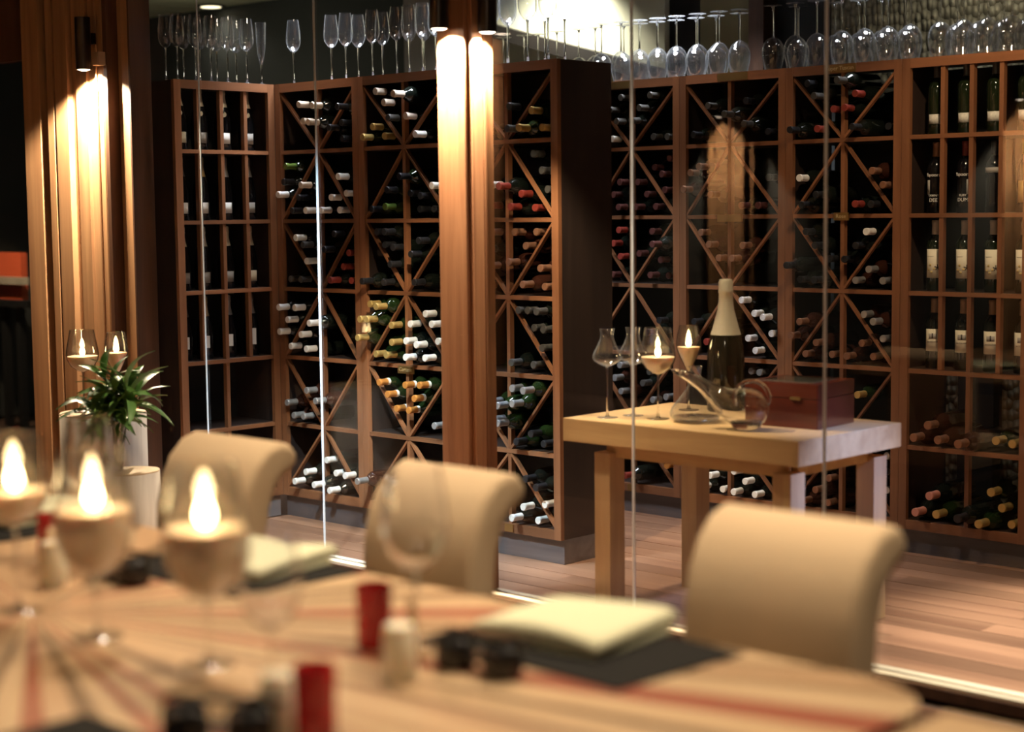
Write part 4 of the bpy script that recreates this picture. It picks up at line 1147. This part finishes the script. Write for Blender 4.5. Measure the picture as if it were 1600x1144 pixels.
def shaker(x, y, label):
    m = thing('salt_shaker', label, 'shaker', (x, y, TT), 0, 'white shakers')
    link('body', lathe('shaker', [(0, 0), (0.026, 0), (0.0285, 0.003), (0.028, 0.05), (0.0265, 0.074), (0.024, 0.080), (0.0, 0.081)], 28), 'shaker_white', m)
    link('top', lathe('shaker_top', [(0.0235, 0.080), (0.0245, 0.083), (0.0235, 0.089), (0.016, 0.092), (0, 0.0925)], 28), 'shaker_white', m)
    for k in range(5):
        a = k * 2 * PI / 5
        link('hole', lathe('hole', [(0, 0.0), (0.0016, 0.0), (0.0016, 0.0008), (0, 0.0008)], 8), 'near_black', m, (0.009 * math.cos(a), 0.009 * math.sin(a), 0.0922))


def red_pot(x, y, label):
    m = thing('red_pot', label, 'pot', (x, y, TT), 0, 'red lacquer pots')
    link('body', lathe('red_pot', [(0, 0), (0.026, 0), (0.030, 0.004), (0.0305, 0.05), (0.0285, 0.056), (0.0305, 0.062), (0.0315, 0.105), (0.029, 0.112), (0.0265, 0.112), (0.026, 0.10), (0, 0.098)], 32), 'pot_red', m)
    link('rim_band', lathe('red_band', [(0.0316, 0.098), (0.0323, 0.100), (0.0323, 0.106), (0.0316, 0.108)], 32), 'pot_red', m)


def loop_stand(x, y, label, rz=0.0):
    m = thing('loop_stand', label, 'stand', (x, y, TT), rz, 'wooden loop stands')
    pts = []
    for k in range(15):
        a = -0.25 + k / 14 * (PI + 0.5)
        pts.append((0.026 * math.cos(a), 0, 0.058 + 0.038 * math.sin(a)))
    pts = [(0.023, 0, 0.008)] + pts + [(-0.023, 0, 0.008)]
    link('loop', tube_me('loop', pts, 0.008, 10), 'loop_wood', m)
    link('foot', box_me(0.066, 0.036, 0.008, 0.003), 'loop_wood', m)


shaker(-3.030, 1.822, 'white salt shaker left of the middle candle goblet')
shaker(-1.985, 1.812, 'white salt shaker beside the upright red pot')
shaker(-1.905, 1.500, 'white salt shaker at the bottom beside the cropped red pot')
red_pot(-3.205, 1.925, 'red pot behind the far-left salt shaker')
red_pot(-2.165, 1.918, 'upright red pot in the middle of the table')
red_pot(-1.835, 1.512, 'red pot cropped by the bottom edge of the picture')
loop_stand(-3.115, 1.87, 'wooden loop stand behind the far-left salt shaker', -0.75)
loop_stand(-2.085, 1.935, 'wooden loop stand right of the middle red pot', -0.75)

candle_glass('goblet', 'lit candle goblet at the far left edge of the dining table', (-2.883, 1.655, TT), 18.0, None, 1.7)
candle_glass('balloon', 'lit candle goblet second from left on the dining table', (-2.591, 1.640, TT), 18.0, None, 1.7)
candle_glass('balloon', 'lit candle goblet before the left-hand chair', (-2.289, 1.660, TT), 18.0, None, 1.7)
glass('wine_glass', 'large', 'large empty wine glass behind the two left candle goblets', 'wine glass', (-3.215, 2.03, TT), 'empty wine glasses on the dining table', bowl='crystal')
glass('wine_glass', 'large', 'large empty wine glass before the middle chair', 'wine glass', (-2.125, 1.980, TT), 'empty wine glasses on the dining table', bowl='crystal')
glass('wine_glass', 'large', 'empty wine glass behind the lowest white shaker', 'wine glass', (-2.06, 1.612, TT), 'empty wine glasses on the dining table', bowl='crystal', scale=0.84)

# ------------------------------------------------------------------ log stands, vase and plant at left
def log(label, x, y, r, h, seed):
    rr = random.Random(seed)
    m = thing('log_stand', label, 'log stand', (x, y, 0), rr.uniform(0, 6), 'pale log stands')
    n = 40
    wob = [1 + 0.03 * math.sin(3 * 2 * PI * i / n + seed) + 0.015 * math.sin(7 * 2 * PI * i / n) for i in range(n)]
    pts = [(r * wob[i] * math.cos(2 * PI * i / n), r * wob[i] * math.sin(2 * PI * i / n)) for i in range(n)]
    o = link('trunk', prism_me('log_%d' % seed, pts, 0, h - 0.004), 'log_bark', m)
    for p in o.data.polygons:
        if len(p.vertices) == 4: p.use_smooth = True
    link('cut_top', prism_me('logtop_%d' % seed, [(a * 0.985, b * 0.985) for a, b in pts], h - 0.004, h), 'log_top', m)


log('tall pale log stand carrying two candle glasses', -6.03, 3.870, 0.175, 0.69, 1)
log('short pale log stand carrying the leafy vase', -5.512, 3.650, 0.118, 0.525, 2)
candle_glass('goblet', 'lit candle in a round goblet above the plant at left', (-6.085, 3.825, 0.6905), 14.0, None, 1.25)
candle_glass('tulip', 'lit candle in a tulip glass above the plant at left', (-5.975, 3.915, 0.6905), 14.0, None, 1.25)

va = thing('vase', 'tapered clear glass vase on the short log stand', 'vase', (-5.545, 3.615, 0.5255))
vp = [(0.026, 0.0), (0.030, 0.003), (0.033, 0.06), (0.040, 0.13), (0.050, 0.195)]
link('vase_wall', lathe('vase', [(0, 0)] + vp + [(r - 0.002, z) for r, z in vp[::-1]] + [(0, 0.008)], 28), 'stemware_glass', va)
link('water', lathe('vase_water', [(0, 0.009), (0.027, 0.009), (0.034, 0.09), (0.0, 0.09)], 24), 'crystal', va)

pl = thing('leafy_plant', 'dark green long-leaved plant spilling from the glass vase', 'plant', (-5.545, 3.615, 0.545))
LV = []
nseg = 7
verts, faces = [], []
for i in range(nseg + 1):
    f = i / nseg
    w = 0.021 * math.sin(PI * min(1, f * 0.92 + 0.08)) ** 0.8 * (1 if f < 0.97 else 0.15)
    x = 0.20 * f; z = 0.10 * f - 0.14 * f * f
    verts += [(x, -w, z + 0.004 * (1 - f)), (x, 0, z - 0.004), (x, w, z + 0.004 * (1 - f))]
for i in range(nseg):
    for k in range(2):
        a = i * 3 + k
        faces.append((a, a + 1, a + 4, a + 3))
leaf = mesh('leaf', verts, faces, True)
rl = random.Random(5)
for s in range(12):
    a = s * 2 * PI / 12 + rl.uniform(-0.2, 0.2); rr_ = rl.uniform(0.006, 0.03)
    hh = rl.uniform(0.22, 0.34)
    lean = rl.uniform(0.02, 0.09)
    base = Vector((0.010 * math.cos(a), 0.010 * math.sin(a), 0.0)); tip = Vector((lean * math.cos(a), lean * math.sin(a), hh))
    st = link('stalk', tube_me('stalk_%d' % s, [tuple(base), tuple(base.lerp(tip, 0.5) + Vector((0, 0, 0.01))), tuple(tip)], [0.0035, 0.003, 0.002], 6), 'leaf_stem', pl)
    nl = 10
    for k in range(nl):
        f = 0.58 + 0.42 * k / (nl - 1)
        p = base.lerp(tip, f)
        yaw = a + k * 2.4 + rl.uniform(-0.4, 0.4)
        pitch = -rl.uniform(-0.35, 0.75) - (0.30 if k >= nl - 3 else 0)
        o = link('leaf', leaf, 'leaf_green', st, tuple(p), (rl.uniform(-0.5, 0.5), pitch, yaw), rl.uniform(0.55, 1.05))
